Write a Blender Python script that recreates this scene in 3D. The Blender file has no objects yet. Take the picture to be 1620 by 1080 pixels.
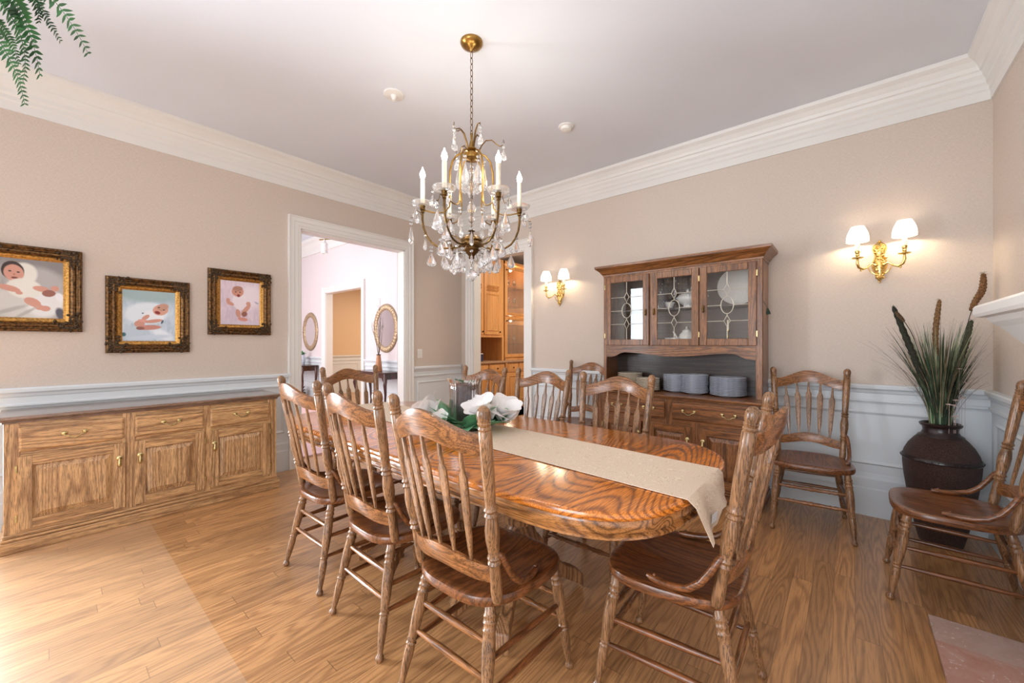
import bpy, math, random
from mathutils import Vector, Matrix
PI = math.pi
sin, cos, R = math.sin, math.cos, math.radians
S = bpy.context.scene
COL = S.collection

# ---------------------------------------------------------------- camera
cam_data = bpy.data.cameras.new('camera')
cam = bpy.data.objects.new('camera', cam_data)
COL.objects.link(cam)
cam.location = (4.165, -3.814, 1.22)
cam.rotation_euler = (R(90), 0, R(40.3))
cam_data.sensor_width = 36.0
cam_data.lens = 631.0 / 1620.0 * 36.0
cam_data.shift_y = 3.5 / 1620.0
cam_data.clip_start = 0.02
S.camera = cam
S.view_settings.view_transform = 'Standard'
S.view_settings.look = 'None'
S.view_settings.gamma = 1.0
S.view_settings.use_curve_mapping = False
S.view_settings.exposure = 0.08

# ---------------------------------------------------------------- sky
W = bpy.data.worlds.new('sky')
S.world = W
W.use_nodes = True
wn = W.node_tree.nodes
bg = wn['Background']
bg.inputs[0].default_value = (0.78, 0.88, 1.0, 1)
bg.inputs[1].default_value = 1.6

def area(name, loc, rot, sx, sy, power, col=(1, 1, 1), spread=180):
    l = bpy.data.lights.new(name, 'AREA')
    l.shape = 'RECTANGLE'; l.size = sx; l.size_y = sy
    l.energy = power; l.color = col; l.spread = R(spread)
    o = bpy.data.objects.new(name, l); COL.objects.link(o)
    o.location = loc; o.rotation_euler = rot
    return o
# daylight standing in the window openings (outside the frame)
area('daylight_rear', (3.68, -6.08, 1.40), (R(90), 0, 0), 1.7, 1.8, 50, (0.86, 0.93, 1.0), 150)
area('daylight_rear_left', (0.29, -6.08, 1.5), (R(90), 0, 0), 0.38, 2.1, 22, (0.86, 0.93, 1.0), 150)
area('daylight_left', (-0.06, -4.67, 1.02), (R(90), 0, R(-90)), 0.84, 1.6, 165, (0.86, 0.93, 1.0), 125)
# unseen fill added to brighten the hall; pantry and far room lamps
area('hall_fill', (-3.0, -3.3, 1.9), (R(90), 0, 0), 4.0, 2.4, 140, (0.97, 0.98, 1.0))
area('pantry_lamp', (1.0, 1.7, 2.72), (0, R(20), 0), 0.7, 1.6, 46, (1.0, 0.90, 0.74))
area('far_room_lamp', (-3.4, 1.8, 2.7), (0, 0, 0), 0.8, 0.8, 60, (1.0, 0.86, 0.68))

# ---------------------------------------------------------------- helpers
def lin(c):
    def f(v):
        v /= 255.0
        return v / 12.92 if v <= 0.04045 else ((v + 0.055) / 1.055) ** 2.4
    return (f(c[0]), f(c[1]), f(c[2]), 1.0)

class MB:
    def __init__(s):
        s.v = []; s.f = []; s.sm = []
    def add(s, vs, fs, smooth=False):
        b = len(s.v)
        s.v.extend([tuple(p) for p in vs])
        for q in fs:
            s.f.append(tuple(b + i for i in q)); s.sm.append(smooth)
        return s
    def box(s, x0, x1, y0, y1, z0, z1):
        if x0 > x1: x0, x1 = x1, x0
        if y0 > y1: y0, y1 = y1, y0
        if z0 > z1: z0, z1 = z1, z0
        vs = [(x0,y0,z0),(x1,y0,z0),(x1,y1,z0),(x0,y1,z0),(x0,y0,z1),(x1,y0,z1),(x1,y1,z1),(x0,y1,z1)]
        return s.add(vs, [(3,2,1,0),(4,5,6,7),(0,1,5,4),(1,2,6,5),(2,3,7,6),(3,0,4,7)])
    def lathe(s, prof, p0, p1, seg=16, ex=1.0, capped=True):
        """prof: (t along p0->p1 in 0..1, radius)"""
        p0 = Vector(p0); p1 = Vector(p1); d = p1 - p0
        z = d.normalized()
        up = Vector((0, 1, 0)) if abs(z.y) < 0.9 else Vector((1, 0, 0))
        x = up.cross(z).normalized(); y = z.cross(x)
        vs = []; fs = []
        for t, r in prof:
            c = p0 + d * t
            for k in range(seg):
                a = 2 * PI * k / seg
                vs.append(c + x * (r * cos(a)) + y * (r * ex * sin(a)))
        n = len(prof)
        for i in range(n - 1):
            for k in range(seg):
                k2 = (k + 1) % seg
                fs.append((i*seg+k, i*seg+k2, (i+1)*seg+k2, (i+1)*seg+k))
        if capped:
            fs.append(tuple(range(seg - 1, -1, -1)))
            fs.append(tuple((n - 1) * seg + k for k in range(seg)))
        return s.add(vs, fs, True)
    def tube(s, pts, rad, seg=8, ex=1.0):
        pts = [Vector(p) for p in pts]
        n = len(pts)
        if not isinstance(rad, (list, tuple)): rad = [rad] * n
        vs = []; fs = []
        prev = None
        for i, p in enumerate(pts):
            t = (pts[min(i+1, n-1)] - pts[max(i-1, 0)])
            t = t.normalized() if t.length > 1e-9 else Vector((0,0,1))
            if prev is None:
                up = Vector((0,0,1)) if abs(t.z) < 0.9 else Vector((1,0,0))
                x = up.cross(t).normalized()
            else:
                x = (prev - t * prev.dot(t))
                x = x.normalized() if x.length > 1e-6 else Vector((1,0,0))
            prev = x
            y = t.cross(x)
            for k in range(seg):
                a = 2 * PI * k / seg
                vs.append(p + x * (rad[i] * cos(a)) + y * (rad[i] * ex * sin(a)))
        for i in range(n - 1):
            for k in range(seg):
                k2 = (k + 1) % seg
                fs.append((i*seg+k, i*seg+k2, (i+1)*seg+k2, (i+1)*seg+k))
        fs.append(tuple(range(seg - 1, -1, -1)))
        fs.append(tuple((n - 1) * seg + k for k in range(seg)))
        return s.add(vs, fs, True)
    def ball(s, c, r, seg=10, rings=6, sc=(1,1,1), smooth=True):
        vs = []; fs = []
        for i in range(rings + 1):
            th = PI * i / rings
            for k in range(seg):
                a = 2 * PI * k / seg
                vs.append((c[0] + r*sc[0]*sin(th)*cos(a), c[1] + r*sc[1]*sin(th)*sin(a), c[2] + r*sc[2]*cos(th)))
        for i in range(rings):
            for k in range(seg):
                k2 = (k + 1) % seg
                fs.append(((i+1)*seg+k, (i+1)*seg+k2, i*seg+k2, i*seg+k))
        return s.add(vs, fs, smooth)
    def grid(s, fn, nu, nv, smooth=True, closed_u=False):
        vs = [fn(i / (nu if closed_u else nu - 1.0), j / (nv - 1.0)) for j in range(nv) for i in range(nu)]
        fs = []
        for j in range(nv - 1):
            for i in range(nu if closed_u else nu - 1):
                i2 = (i + 1) % nu
                fs.append((j*nu+i, j*nu+i2, (j+1)*nu+i2, (j+1)*nu+i))
        return s.add(vs, fs, smooth)
    def slab(s, fa, fb, nu, nv, smooth=True):
        """closed solid between two parametric sheets"""
        A = [fa(i/(nu-1.0), j/(nv-1.0)) for j in range(nv) for i in range(nu)]
        B = [fb(i/(nu-1.0), j/(nv-1.0)) for j in range(nv) for i in range(nu)]
        N = nu * nv; fs = []
        for j in range(nv-1):
            for i in range(nu-1):
                a = j*nu+i
                fs.append((a, a+1, a+nu+1, a+nu))
                fs.append((N+a+nu, N+a+nu+1, N+a+1, N+a))
        def edge(idx):
            for a, b in zip(idx[:-1], idx[1:]):
                fs.append((a, N+a, N+b, b))
        edge([i for i in range(nu)])
        edge([j*nu+nu-1 for j in range(nv)])
        edge([(nv-1)*nu+i for i in range(nu-1, -1, -1)])
        edge([j*nu for j in range(nv-1, -1, -1)])
        return s.add(A + B, fs, smooth)
    def prism(s, poly, fn0, fn1, smooth=False):
        """poly 2D; fn0/fn1 map (a,b)->3D for the two caps"""
        n = len(poly)
        vs = [fn0(a, b) for a, b in poly] + [fn1(a, b) for a, b in poly]
        fs = [tuple(range(n-1, -1, -1)), tuple(range(n, 2*n))]
        for i in range(n):
            j = (i+1) % n
            fs.append((i, j, n+j, n+i))
        return s.add(vs, fs, smooth)
    def merge(s, o, M=None):
        vs = o.v if M is None else [tuple(M @ Vector(p)) for p in o.v]
        b = len(s.v); s.v.extend(vs)
        for q, m in zip(o.f, o.sm):
            s.f.append(tuple(b + i for i in q)); s.sm.append(m)
        return s
    def build(s, name, mat, parent=None, bevel=0.0, fix=True, loc=None, rotz=0.0, seg=2):
        me = bpy.data.meshes.new(name)
        me.from_pydata(s.v, [], s.f)
        me.polygons.foreach_set('use_smooth', s.sm)
        if fix:
            import bmesh
            bm = bmesh.new(); bm.from_mesh(me)
            bmesh.ops.recalc_face_normals(bm, faces=bm.faces)
            bm.to_mesh(me); bm.free()
        me.update()
        if any(s.sm): me.set_sharp_from_angle(angle=R(38))
        if mat: me.materials.append(mat)
        o = bpy.data.objects.new(name, me); COL.objects.link(o)
        if parent is not None: o.parent = parent
        if loc is not None: o.location = loc
        if rotz: o.rotation_euler[2] = rotz
        if bevel > 0:
            m = o.modifiers.new('bevel', 'BEVEL'); m.width = bevel; m.segments = seg
            m.limit_method = 'ANGLE'; m.angle_limit = R(40); m.harden_normals = False
        return o

def tag(o, label=None, cat=None, group=None, kind=None):
    if label: o['label'] = label
    if cat: o['category'] = cat
    if group: o['group'] = group
    if kind: o['kind'] = kind
    return o
def thing(name, label, cat, loc=(0,0,0), rotz=0.0, group=None):
    o = bpy.data.objects.new(name, None); COL.objects.link(o)
    o.empty_display_size = 0.1
    o.location = loc; o.rotation_euler = (0, 0, rotz)
    return tag(o, label, cat, group)
def struct(o):
    o['kind'] = 'structure'; return o
def kids(o):
    return [c for c in list(bpy.data.objects) if c.parent == o]
def dup(root, loc, rotz, label, group=None, mat=None):
    r = root.copy(); COL.objects.link(r)
    r.location = loc; r.rotation_euler = (0, 0, rotz); r['label'] = label
    if group: r['group'] = group
    for c in kids(root):
        d = c.copy(); COL.objects.link(d); d.parent = r
        for g in kids(c):
            e = g.copy(); COL.objects.link(e); e.parent = d
    return r
ORD = ['topmost','second','third','fourth','fifth','sixth','seventh','eighth','ninth','tenth','eleventh','twelfth','thirteenth','fourteenth','fifteenth','sixteenth']

# ---------------------------------------------------------------- materials
class NT:
    def __init__(s, name):
        s.m = bpy.data.materials.new(name); s.m.use_nodes = True
        s.t = s.m.node_tree; s.n = s.t.nodes; s.l = s.t.links
        s.b = s.n['Principled BSDF']
    def node(s, typ, **kw):
        n = s.n.new(typ)
        for k, v in kw.items(): setattr(n, k, v)
        return n
    def link(s, a, b): s.l.new(a, b)
    def math(s, op, a, b=None, c=None, clamp=False):
        n = s.n.new('ShaderNodeMath'); n.operation = op; n.use_clamp = clamp
        for i, v in enumerate((a, b, c)):
            if v is None: continue
            if isinstance(v, (int, float)): n.inputs[i].default_value = v
            else: s.link(v, n.inputs[i])
        return n.outputs[0]
    def mix(s, f, a, b, mode='MIX'):
        n = s.n.new('ShaderNodeMix'); n.data_type = 'RGBA'; n.blend_type = mode
        ins = [i for i in n.inputs if i.type == 'RGBA']
        for sock, v in ((n.inputs[0], f), (ins[0], a), (ins[1], b)):
            if isinstance(v, (int, float)): sock.default_value = v
            elif isinstance(v, tuple): sock.default_value = v
            else: s.link(v, sock)
        return [o for o in n.outputs if o.type == 'RGBA'][0]
    def noise(s, vec, scale, detail=2.0, rough=0.5, dist=0.0):
        n = s.n.new('ShaderNodeTexNoise')
        n.inputs['Scale'].default_value = scale; n.inputs['Detail'].default_value = detail
        n.inputs['Roughness'].default_value = rough; n.inputs['Distortion'].default_value = dist
        if vec is not None: s.link(vec, n.inputs['Vector'])
        return n.outputs['Fac']
    def mapping(s, vec, loc=(0,0,0), rot=(0,0,0), sc=(1,1,1), typ='POINT'):
        n = s.n.new('ShaderNodeMapping'); n.vector_type = typ
        n.inputs['Location'].default_value = loc; n.inputs['Rotation'].default_value = rot
        n.inputs['Scale'].default_value = sc
        s.link(vec, n.inputs['Vector']); return n.outputs[0]
    def ramp(s, fac, stops):
        n = s.n.new('ShaderNodeValToRGB')
        e = n.color_ramp.elements
        while len(e) < len(stops): e.new(0.5)
        for i, (p, c) in enumerate(stops):
            e[i].position = p; e[i].color = c if len(c) == 4 else tuple(c) + (1,)
        s.link(fac, n.inputs[0]); return n.outputs[0]
    def bump(s, h, strength=0.2, dist=0.002):
        n = s.n.new('ShaderNodeBump'); n.inputs['Strength'].default_value = strength
        n.inputs['Distance'].default_value = dist
        s.link(h, n.inputs['Height']); s.link(n.outputs[0], s.b.inputs['Normal'])
    def base(s, v):
        if isinstance(v, tuple): s.b.inputs['Base Color'].default_value = v
        else: s.link(v, s.b.inputs['Base Color'])
    def set(s, **kw):
        for k, v in kw.items(): s.b.inputs[k.replace('_', ' ')].default_value = v

def plain(name, c, rough=0.5, metal=0.0, noise=0.06, nscale=30, bump=0.0, **kw):
    t = NT(name)
    tc = t.node('ShaderNodeTexCoord').outputs['Object']
    f = t.noise(tc, nscale, 4)
    cc = lin(c)
    dk = tuple(v * (1 - 2*noise) for v in cc[:3]) + (1,)
    lt = tuple(min(1, v * (1 + 2*noise)) for v in cc[:3]) + (1,)
    t.base(t.ramp(f, [(0.3, dk), (0.7, lt)]))
    t.set(Roughness=rough, Metallic=metal, **kw)
    if bump: t.bump(f, bump, 0.002)
    return t.m

def wood(name, light, dark, axis='Z', K=9.0, across=5.0, along=0.7, rough=0.35, band=0.75, pore=0.5, objrand=True, seams=None, coat=0.25, sharp=2.4, detail=1.0):
    t = NT(name)
    tc = t.node('ShaderNodeTexCoord').outputs['Object']
    if objrand:
        oi = t.node('ShaderNodeObjectInfo').outputs['Random']
        add = t.node('ShaderNodeVectorMath', operation='ADD')
        cmb = t.node('ShaderNodeCombineXYZ')
        t.link(t.math('MULTIPLY', oi, 37.0), cmb.inputs[0]); t.link(t.math('MULTIPLY', oi, 91.0), cmb.inputs[1]); t.link(t.math('MULTIPLY', oi, 53.0), cmb.inputs[2])
        t.link(tc, add.inputs[0]); t.link(cmb.outputs[0], add.inputs[1]); v = add.outputs[0]
    else: v = tc
    if seams:   # (axis index, board width): each board gets its own figure
        sep = t.node('ShaderNodeSeparateXYZ'); t.link(tc, sep.inputs[0])
        idx = t.math('FLOOR', t.math('DIVIDE', sep.outputs[seams[0]], seams[1]))
        wnz = t.node('ShaderNodeTexWhiteNoise', noise_dimensions='1D'); t.link(idx, wnz.inputs['W'])
        cmb2 = t.node('ShaderNodeCombineXYZ')
        for k in range(3): t.link(t.math('MULTIPLY', wnz.outputs['Value'], 31.0 + 17*k), cmb2.inputs[k])
        ad2 = t.node('ShaderNodeVectorMath', operation='ADD'); t.link(v, ad2.inputs[0]); t.link(cmb2.outputs[0], ad2.inputs[1]); v = ad2.outputs[0]
    i = 'XYZ'.index(axis)
    sc = [across]*3; sc[i] = along
    n1 = t.noise(t.mapping(v, sc=tuple(sc)), 1.0, detail, 0.35, 0.15)
    ang = t.math('MULTIPLY', n1, K * 2 * PI)
    sn = t.math('POWER', t.math('ADD', t.math('MULTIPLY', t.math('SINE', ang), 0.5), 0.5), sharp)
    sc2 = [340.0]*3; sc2[i] = 17.0
    p = t.noise(t.mapping(v, sc=tuple(sc2)), 1.0, 2, 0.6)
    sc3 = [40.0]*3; sc3[i] = 1.5
    q = t.noise(t.mapping(v, sc=tuple(sc3)), 1.0, 3, 0.6)
    L = lin(light); D = lin(dark)
    c = t.mix(t.math('MULTIPLY', sn, band), L, D)
    pr = t.ramp(p, [(0.40, (1-pore,)*3), (0.52, (1,1,1))])
    qr = t.ramp(q, [(0.3, (0.78,)*3), (0.7, (1.12,)*3)])
    c = t.mix(1.0, c, pr, 'MULTIPLY'); c = t.mix(1.0, c, qr, 'MULTIPLY')
    if seams:
        tint = t.ramp(wnz.outputs['Value'], [(0.0, (0.82,0.80,0.78)), (1.0, (1.12,1.1,1.08))])
        c = t.mix(1.0, c, tint, 'MULTIPLY')
    t.base(c)
    t.set(Roughness=rough, Coat_Weight=coat, Coat_Roughness=0.15)
    t.bump(p, 0.15, 0.001)
    return t.m

def painted(name, c, rough=0.45, emb=0.0):
    t = NT(name)
    tc = t.node('ShaderNodeTexCoord').outputs['Object']
    f = t.noise(tc, 240, 3); g = t.noise(tc, 1.2, 2)
    cc = lin(c)
    t.base(t.ramp(g, [(0.3, tuple(v*0.97 for v in cc[:3])), (0.7, tuple(min(1, v*1.02) for v in cc[:3]))]))
    t.set(Roughness=rough); t.bump(f, emb or 0.05, 0.0008)
    return t.m

M = {}
def linen(name, c):
    t = NT(name)
    tc = t.node('ShaderNodeTexCoord').outputs['Object']
    a = t.noise(t.mapping(tc, sc=(60, 60, 900)), 1.0, 2)
    b = t.noise(t.mapping(tc, sc=(900, 900, 60)), 1.0, 2)
    s_ = t.math('MULTIPLY', t.math('ADD', a, b), 0.5)
    cc = lin(c)
    t.base(t.ramp(s_, [(0.38, tuple(v*0.88 for v in cc[:3])), (0.62, tuple(min(1, v*1.1) for v in cc[:3]))]))
    t.set(Roughness=0.85); t.bump(s_, 0.25, 0.001)
    return t.m
M['wall'] = linen('linen_wallpaper', (208, 194, 182))
M['hall_wall'] = linen('pink_hall_wallpaper', (226, 214, 214))
M['far_wall'] = painted('far_room_paint', (222, 192, 158))
M['ceil'] = painted('ceiling_paint', (222, 226, 234), 0.8)
M['trim'] = painted('white_trim_paint', (228, 226, 222), 0.4)
M['wains'] = painted('wainscot_paint', (220, 226, 230), 0.45)
M['oak'] = wood('medium_oak', (178, 130, 88), (84, 52, 30), 'Z', across=9, along=.5, K=14)
M['oakx'] = wood('medium_oak_crosswise', (178, 130, 88), (84, 52, 30), 'X', across=9, along=.5, K=14)
M['oaky'] = wood('seat_oak', (138, 84, 46), (60, 32, 16), 'Y', across=8, along=.6, K=16, rough=0.3, pore=.55, band=.6)
M['chairz'] = wood('chair_oak_upright', (160, 116, 78), (70, 42, 24), 'Z', across=14, along=1.0, K=5, band=0.42, pore=0.68, rough=0.33)
M['chairx'] = wood('chair_oak_crosswise', (164, 108, 62), (70, 38, 18), 'X', across=12, along=.9, K=14, band=0.6, pore=0.62, rough=0.3)
M['side_z'] = wood('sideboard_oak_upright', (218, 174, 124), (128, 82, 48), 'Z', across=9, along=.5, K=13, band=0.58, pore=.5)
M['side_x'] = wood('sideboard_oak_lengthwise', (218, 172, 120), (128, 80, 46), 'X', across=9, along=.5, K=13, band=0.58, pore=.5)
M['side_top'] = wood('sideboard_top_oak', (150, 120, 100), (96, 70, 56), 'X', across=10, along=.4, K=12, band=0.5, rough=0.25, coat=0.6)
M['hut_z'] = wood('hutch_oak_upright', (156, 102, 58), (60, 32, 16), 'Z', across=11, along=.45, K=16, pore=.55, band=.65)
M['hut_x'] = wood('hutch_oak_lengthwise', (156, 100, 54), (60, 32, 14), 'X', across=11, along=.45, K=16, pore=.55, band=.65)
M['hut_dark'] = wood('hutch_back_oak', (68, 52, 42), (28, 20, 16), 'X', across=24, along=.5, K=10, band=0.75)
M['pantry'] = wood('pantry_maple', (222, 160, 96), (190, 122, 64), 'Z', across=4, K=3, band=0.4, pore=0.15, rough=0.35)
M['table'] = wood('table_top_oak', (230, 138, 50), (110, 50, 16), 'Y', K=46, across=2.6, along=0.75, rough=0.17, band=0.70, pore=0.5, objrand=False, seams=(0, 0.272), coat=0.6, sharp=2.6, detail=0.0)
M['table_edge'] = wood('table_apron_oak', (184, 124, 68), (78, 44, 22), 'X', across=11, along=.5, K=13, rough=0.25, coat=0.6)
M['mahog'] = wood('dark_mahogany', (84, 44, 34), (40, 20, 16), 'Z', across=8, K=3, rough=0.25)
M['brass'] = plain('aged_brass', (160, 124, 66), 0.28, 1.0, 0.12, 60)
M['brass_dark'] = plain('dark_antique_brass', (112, 86, 50), 0.34, 1.0, 0.2, 50)
M['gold'] = plain('polished_gold_brass', (226, 194, 122), 0.25, 1.0, 0.08, 60)
M['pull'] = plain('antique_pull_brass', (196, 178, 128), 0.3, 1.0, 0.15, 80)
M['frame'] = plain('gilded_frame', (104, 74, 42), 0.42, 0.7, 0.45, 70, 0.6)
M['frame_gold'] = plain('gold_leaf_liner', (176, 130, 66), 0.35, 0.75, 0.25, 90, 0.4)
M['frame_dark'] = plain('tarnished_gilt', (72, 56, 38), 0.5, 0.6, 0.4, 160, 0.9)
M['came'] = plain('bright_lead_came', (226, 222, 206), 0.35, 0.6, 0.05)
M['black'] = plain('black_metal', (26, 24, 24), 0.4, 0.6)
M['china'] = plain('white_china', (226, 224, 218), 0.15, 0, 0.02)
M['cream'] = plain('cream_china', (226, 214, 194), 0.15, 0, 0.03)
M['china_rim'] = plain('slate_glazed_china', (204, 210, 222), 0.15, 0, 0.1)
M['wax'] = plain('ivory_candle_sleeve', (240, 230, 205), 0.5)
M['granite'] = plain('speckled_granite', (176, 140, 112), 0.2, 0, 0.3, 120)
M['plastic'] = plain('white_plastic', (232, 230, 226), 0.4, 0, 0.02)
M['petal'] = plain('white_magnolia_petal', (240, 236, 234), 0.6, 0, 0.03, 20)
M['leaf'] = plain('magnolia_leaf_green', (104, 158, 116), 0.4, 0, 0.22, 18)
M['fern'] = plain('fern_green', (34, 82, 34), 0.5, 0, 0.3, 18)
M['stem'] = plain('dark_fern_stem', (40, 44, 24), 0.6)
M['wax_brown'] = plain('plum_brown_candle_wax', (58, 42, 44), 0.4, 0, 0.35, 40)
M['terracotta'] = plain('fern_pot_clay', (130, 80, 56), 0.7)
M['vase_hall'] = plain('tan_wooden_vase', (186, 128, 86), 0.35)
M['twig'] = plain('dry_twig', (96, 78, 66), 0.8)
M['mirror_frame'] = plain('carved_pewter_gilt', (176, 152, 122), 0.45, 0.5, 0.25, 70, 0.6)
M['navy'] = plain('navy_box_card', (46, 50, 86), 0.5, 0, 0.3, 40)
M['maroon'] = plain('maroon_box_card', (96, 36, 40), 0.5)
M['tassel'] = plain('dark_green_tassel', (24, 46, 32), 0.8, 0, 0.2, 200)
M['paper'] = plain('white_cloth_tag', (236, 238, 240), 0.6)

def glass(name, col=(1,1,1,1), ior=1.5, rough=0.0, alpha=1.0):
    t = NT(name); t.base(col)
    t.set(Roughness=rough, IOR=ior); t.b.inputs['Transmission Weight'].default_value = 1.0
    return t.m
M['crystal'] = glass('clear_cut_crystal', (1, 1, 1, 1), 1.52)
M['crystal'].node_tree.nodes['Principled BSDF'].inputs['Transmission Weight'].default_value = 0.88
def milky():
    t = NT('frosted_bobeche_glass'); t.base((1, 1, 1, 1)); t.set(Roughness=0.12, IOR=1.45); t.b.inputs['Transmission Weight'].default_value = 0.88
    return t.m
M['bobeche'] = milky()
M['goblet'] = glass('clear_glassware', (0.97, 0.99, 1, 1), 1.45)
def thin_glass(name, k=0.55, b0=0.02):
    t = NT(name)
    tr = t.node('ShaderNodeBsdfTransparent'); gl = t.node('ShaderNodeBsdfGlossy'); gl.inputs['Roughness'].default_value = 0.0
    fr = t.node('ShaderNodeFresnel'); fr.inputs[0].default_value = 1.6
    mx = t.node('ShaderNodeMixShader')
    t.link(t.math('ADD', t.math('MULTIPLY', fr.outputs[0], k), b0, clamp=True), mx.inputs[0])
    t.link(tr.outputs[0], mx.inputs[1]); t.link(gl.outputs[0], mx.inputs[2])
    t.link(mx.outputs[0], t.n['Material Output'].inputs['Surface'])
    return t.m
M['pane'] = thin_glass('flat_cabinet_glass')
M['hurricane'] = thin_glass('ribbed_hurricane_glass', 0.6, 0.015)
def mirror():
    t = NT('silvered_mirror'); t.base((0.9, 0.9, 0.9, 1)); t.set(Metallic=1.0, Roughness=0.02); return t.m
M['mirror'] = mirror()
def emit(name, col, st, base=(1,1,1,1)):
    t = NT(name); t.base(base); t.b.inputs['Emission Color'].default_value = col; t.b.inputs['Emission Strength'].default_value = st
    t.set(Roughness=0.6); return t.m
M['bulb'] = emit('lit_flame_bulb', (1.0, 0.93, 0.80, 1), 30.0)
M['shade'] = emit('lit_pleated_fabric', (1.0, 0.93, 0.84, 1), 1.1, lin((240, 232, 220)))

def floor_mat():
    t = NT('oak_strip_floor')
    tc = t.node('ShaderNodeTexCoord').outputs['Object']
    sep = t.node('ShaderNodeSeparateXYZ'); t.link(tc, sep.inputs[0])
    w, Ln = 0.082, 1.15
    fx = t.math('DIVIDE', sep.outputs[0], w); ix = t.math('FLOOR', fx)
    r1 = t.node('ShaderNodeTexWhiteNoise', noise_dimensions='1D'); t.link(ix, r1.inputs['W'])
    fy = t.math('ADD', t.math('DIVIDE', sep.outputs[1], Ln), t.math('MULTIPLY', r1.outputs['Value'], 7.3)); iy = t.math('FLOOR', fy)
    cv = t.node('ShaderNodeCombineXYZ'); t.link(ix, cv.inputs[0]); t.link(iy, cv.inputs[1])
    r2 = t.node('ShaderNodeTexWhiteNoise', noise_dimensions='2D'); t.link(cv.outputs[0], r2.inputs['Vector'])
    off = t.node('ShaderNodeVectorMath', operation='MULTIPLY_ADD')
    t.link(r2.outputs['Color'], off.inputs[0]); off.inputs[1].default_value = (40, 40, 40); t.link(tc, off.inputs[2])
    v = off.outputs[0]
    n1 = t.noise(t.mapping(v, sc=(9, 0.8, 1)), 1.0, 1.5, 0.4, 0.25)
    sn = t.math('POWER', t.math('ADD', t.math('MULTIPLY', t.math('SINE', t.math('MULTIPLY', n1, 16*2*PI)), 0.5), 0.5), 2.0)
    p = t.noise(t.mapping(v, sc=(240, 8, 1)), 1.0, 2, 0.6)
    c = t.mix(t.math('MULTIPLY', sn, 0.42), lin((198, 148, 98)), lin((106, 62, 34)))
    c = t.mix(1.0, c, t.ramp(p, [(0.36, (0.72,)*3), (0.52, (1, 1, 1))]), 'MULTIPLY')
    c = t.mix(1.0, c, t.ramp(r2.outputs['Value'], [(0.0, (0.80, 0.78, 0.76)), (1.0, (1.15, 1.13, 1.10))]), 'MULTIPLY')
    gx = t.math('FRACT', fx); gy = t.math('FRACT', fy)
    gap = t.math('MAXIMUM', t.math('GREATER_THAN', t.math('ABSOLUTE', t.math('SUBTRACT', gx, 0.5)), 0.489),
                 t.math('GREATER_THAN', t.math('ABSOLUTE', t.math('SUBTRACT', gy, 0.5)), 0.4988))
    c = t.mix(t.math('MULTIPLY', gap, 0.55), c, lin((70, 42, 24)))
    # boards mixed slightly paler in a straight-edged zone at the near left
    pale_zone = t.math('MULTIPLY', t.math('LESS_THAN', sep.outputs[1], -3.335), t.math('LESS_THAN', sep.outputs[0], 2.75))
    c = t.mix(t.math('MULTIPLY', pale_zone, 0.16), c, lin((226, 204, 178)))
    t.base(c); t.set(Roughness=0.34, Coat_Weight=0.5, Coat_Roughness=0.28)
    t.bump(p, 0.08, 0.001)
    return t.m
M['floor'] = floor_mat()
def cloth_mat():
    t = NT('cream_brocade')
    tc = t.node('ShaderNodeTexCoord').outputs['Object']
    a = t.noise(t.mapping(tc, sc=(14, 14, 14)), 1.0, 0, 0.4, 1.2)
    lines = t.math('SINE', t.math('MULTIPLY', a, 150.0))
    f = t.math('ADD', t.math('MULTIPLY', lines, 0.5), 0.5)
    t.base(t.mix(f, lin((212, 190, 164)), lin((236, 218, 198))))
    t.set(Roughness=0.7); t.bump(f, 0.35, 0.001)
    return t.m
M['runner'] = cloth_mat()
def urn_mat():
    t = NT('rough_brown_clay')
    tc = t.node('ShaderNodeTexCoord').outputs['Object']
    f = t.ramp(t.noise(tc, 150, 4, 0.75), [(0.38, (0, 0, 0)), (0.62, (1, 1, 1))]); g = t.noise(tc, 5, 3)
    c = t.mix(f, lin((50, 34, 30)), lin((122, 90, 78)))
    c = t.mix(g, c, lin((66, 42, 36)))
    t.base(c); t.set(Roughness=0.5); t.bump(f, 1.0, 0.006); return t.m
M['urn'] = urn_mat()
M['urn_band'] = plain('dark_glazed_clay', (38, 26, 24), 0.3, 0, 0.2, 60)
def marble():
    t = NT('rose_marble_tile')
    tc = t.node('ShaderNodeTexCoord').outputs['Object']
    sep = t.node('ShaderNodeSeparateXYZ'); t.link(tc, sep.inputs[0])
    iy = t.math('FLOOR', t.math('DIVIDE', t.math('ADD', sep.outputs[1], 1.25), 0.20))
    ix = t.math('FLOOR', t.math('DIVIDE', t.math('SUBTRACT', sep.outputs[0], 4.43), 0.305))
    cv = t.node('ShaderNodeCombineXYZ'); t.link(ix, cv.inputs[0]); t.link(iy, cv.inputs[1])
    r2 = t.node('ShaderNodeTexWhiteNoise', noise_dimensions='2D'); t.link(cv.outputs[0], r2.inputs['Vector'])
    n = t.noise(tc, 11, 6, 0.65, 0.8); n2 = t.noise(tc, 26, 5, 0.6, 2.0)
    first = t.math('GREATER_THAN', sep.outputs[1], -1.45)
    b = t.mix(first, lin((176, 112, 92)), lin((176, 142, 128)))
    c = t.mix(t.math('MULTIPLY', n, 0.8), b, lin((206, 184, 172)))
    c = t.mix(t.ramp(n2, [(0.60, (0, 0, 0)), (0.68, (0.7, 0.7, 0.7))]), c, lin((226, 214, 208)))
    t.base(c); t.set(Roughness=0.25); return t.m
M['marble'] = marble()
def carpet():
    t = NT('rose_pink_carpet'); tc = t.node('ShaderNodeTexCoord').outputs['Object']
    f = t.noise(tc, 300, 3); t.base(t.ramp(f, [(0.3, lin((196, 160, 162))), (0.7, lin((224, 194, 194)))]))
    t.set(Roughness=0.95); t.bump(f, 0.6, 0.004); return t.m
M['carpet'] = carpet()

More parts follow.
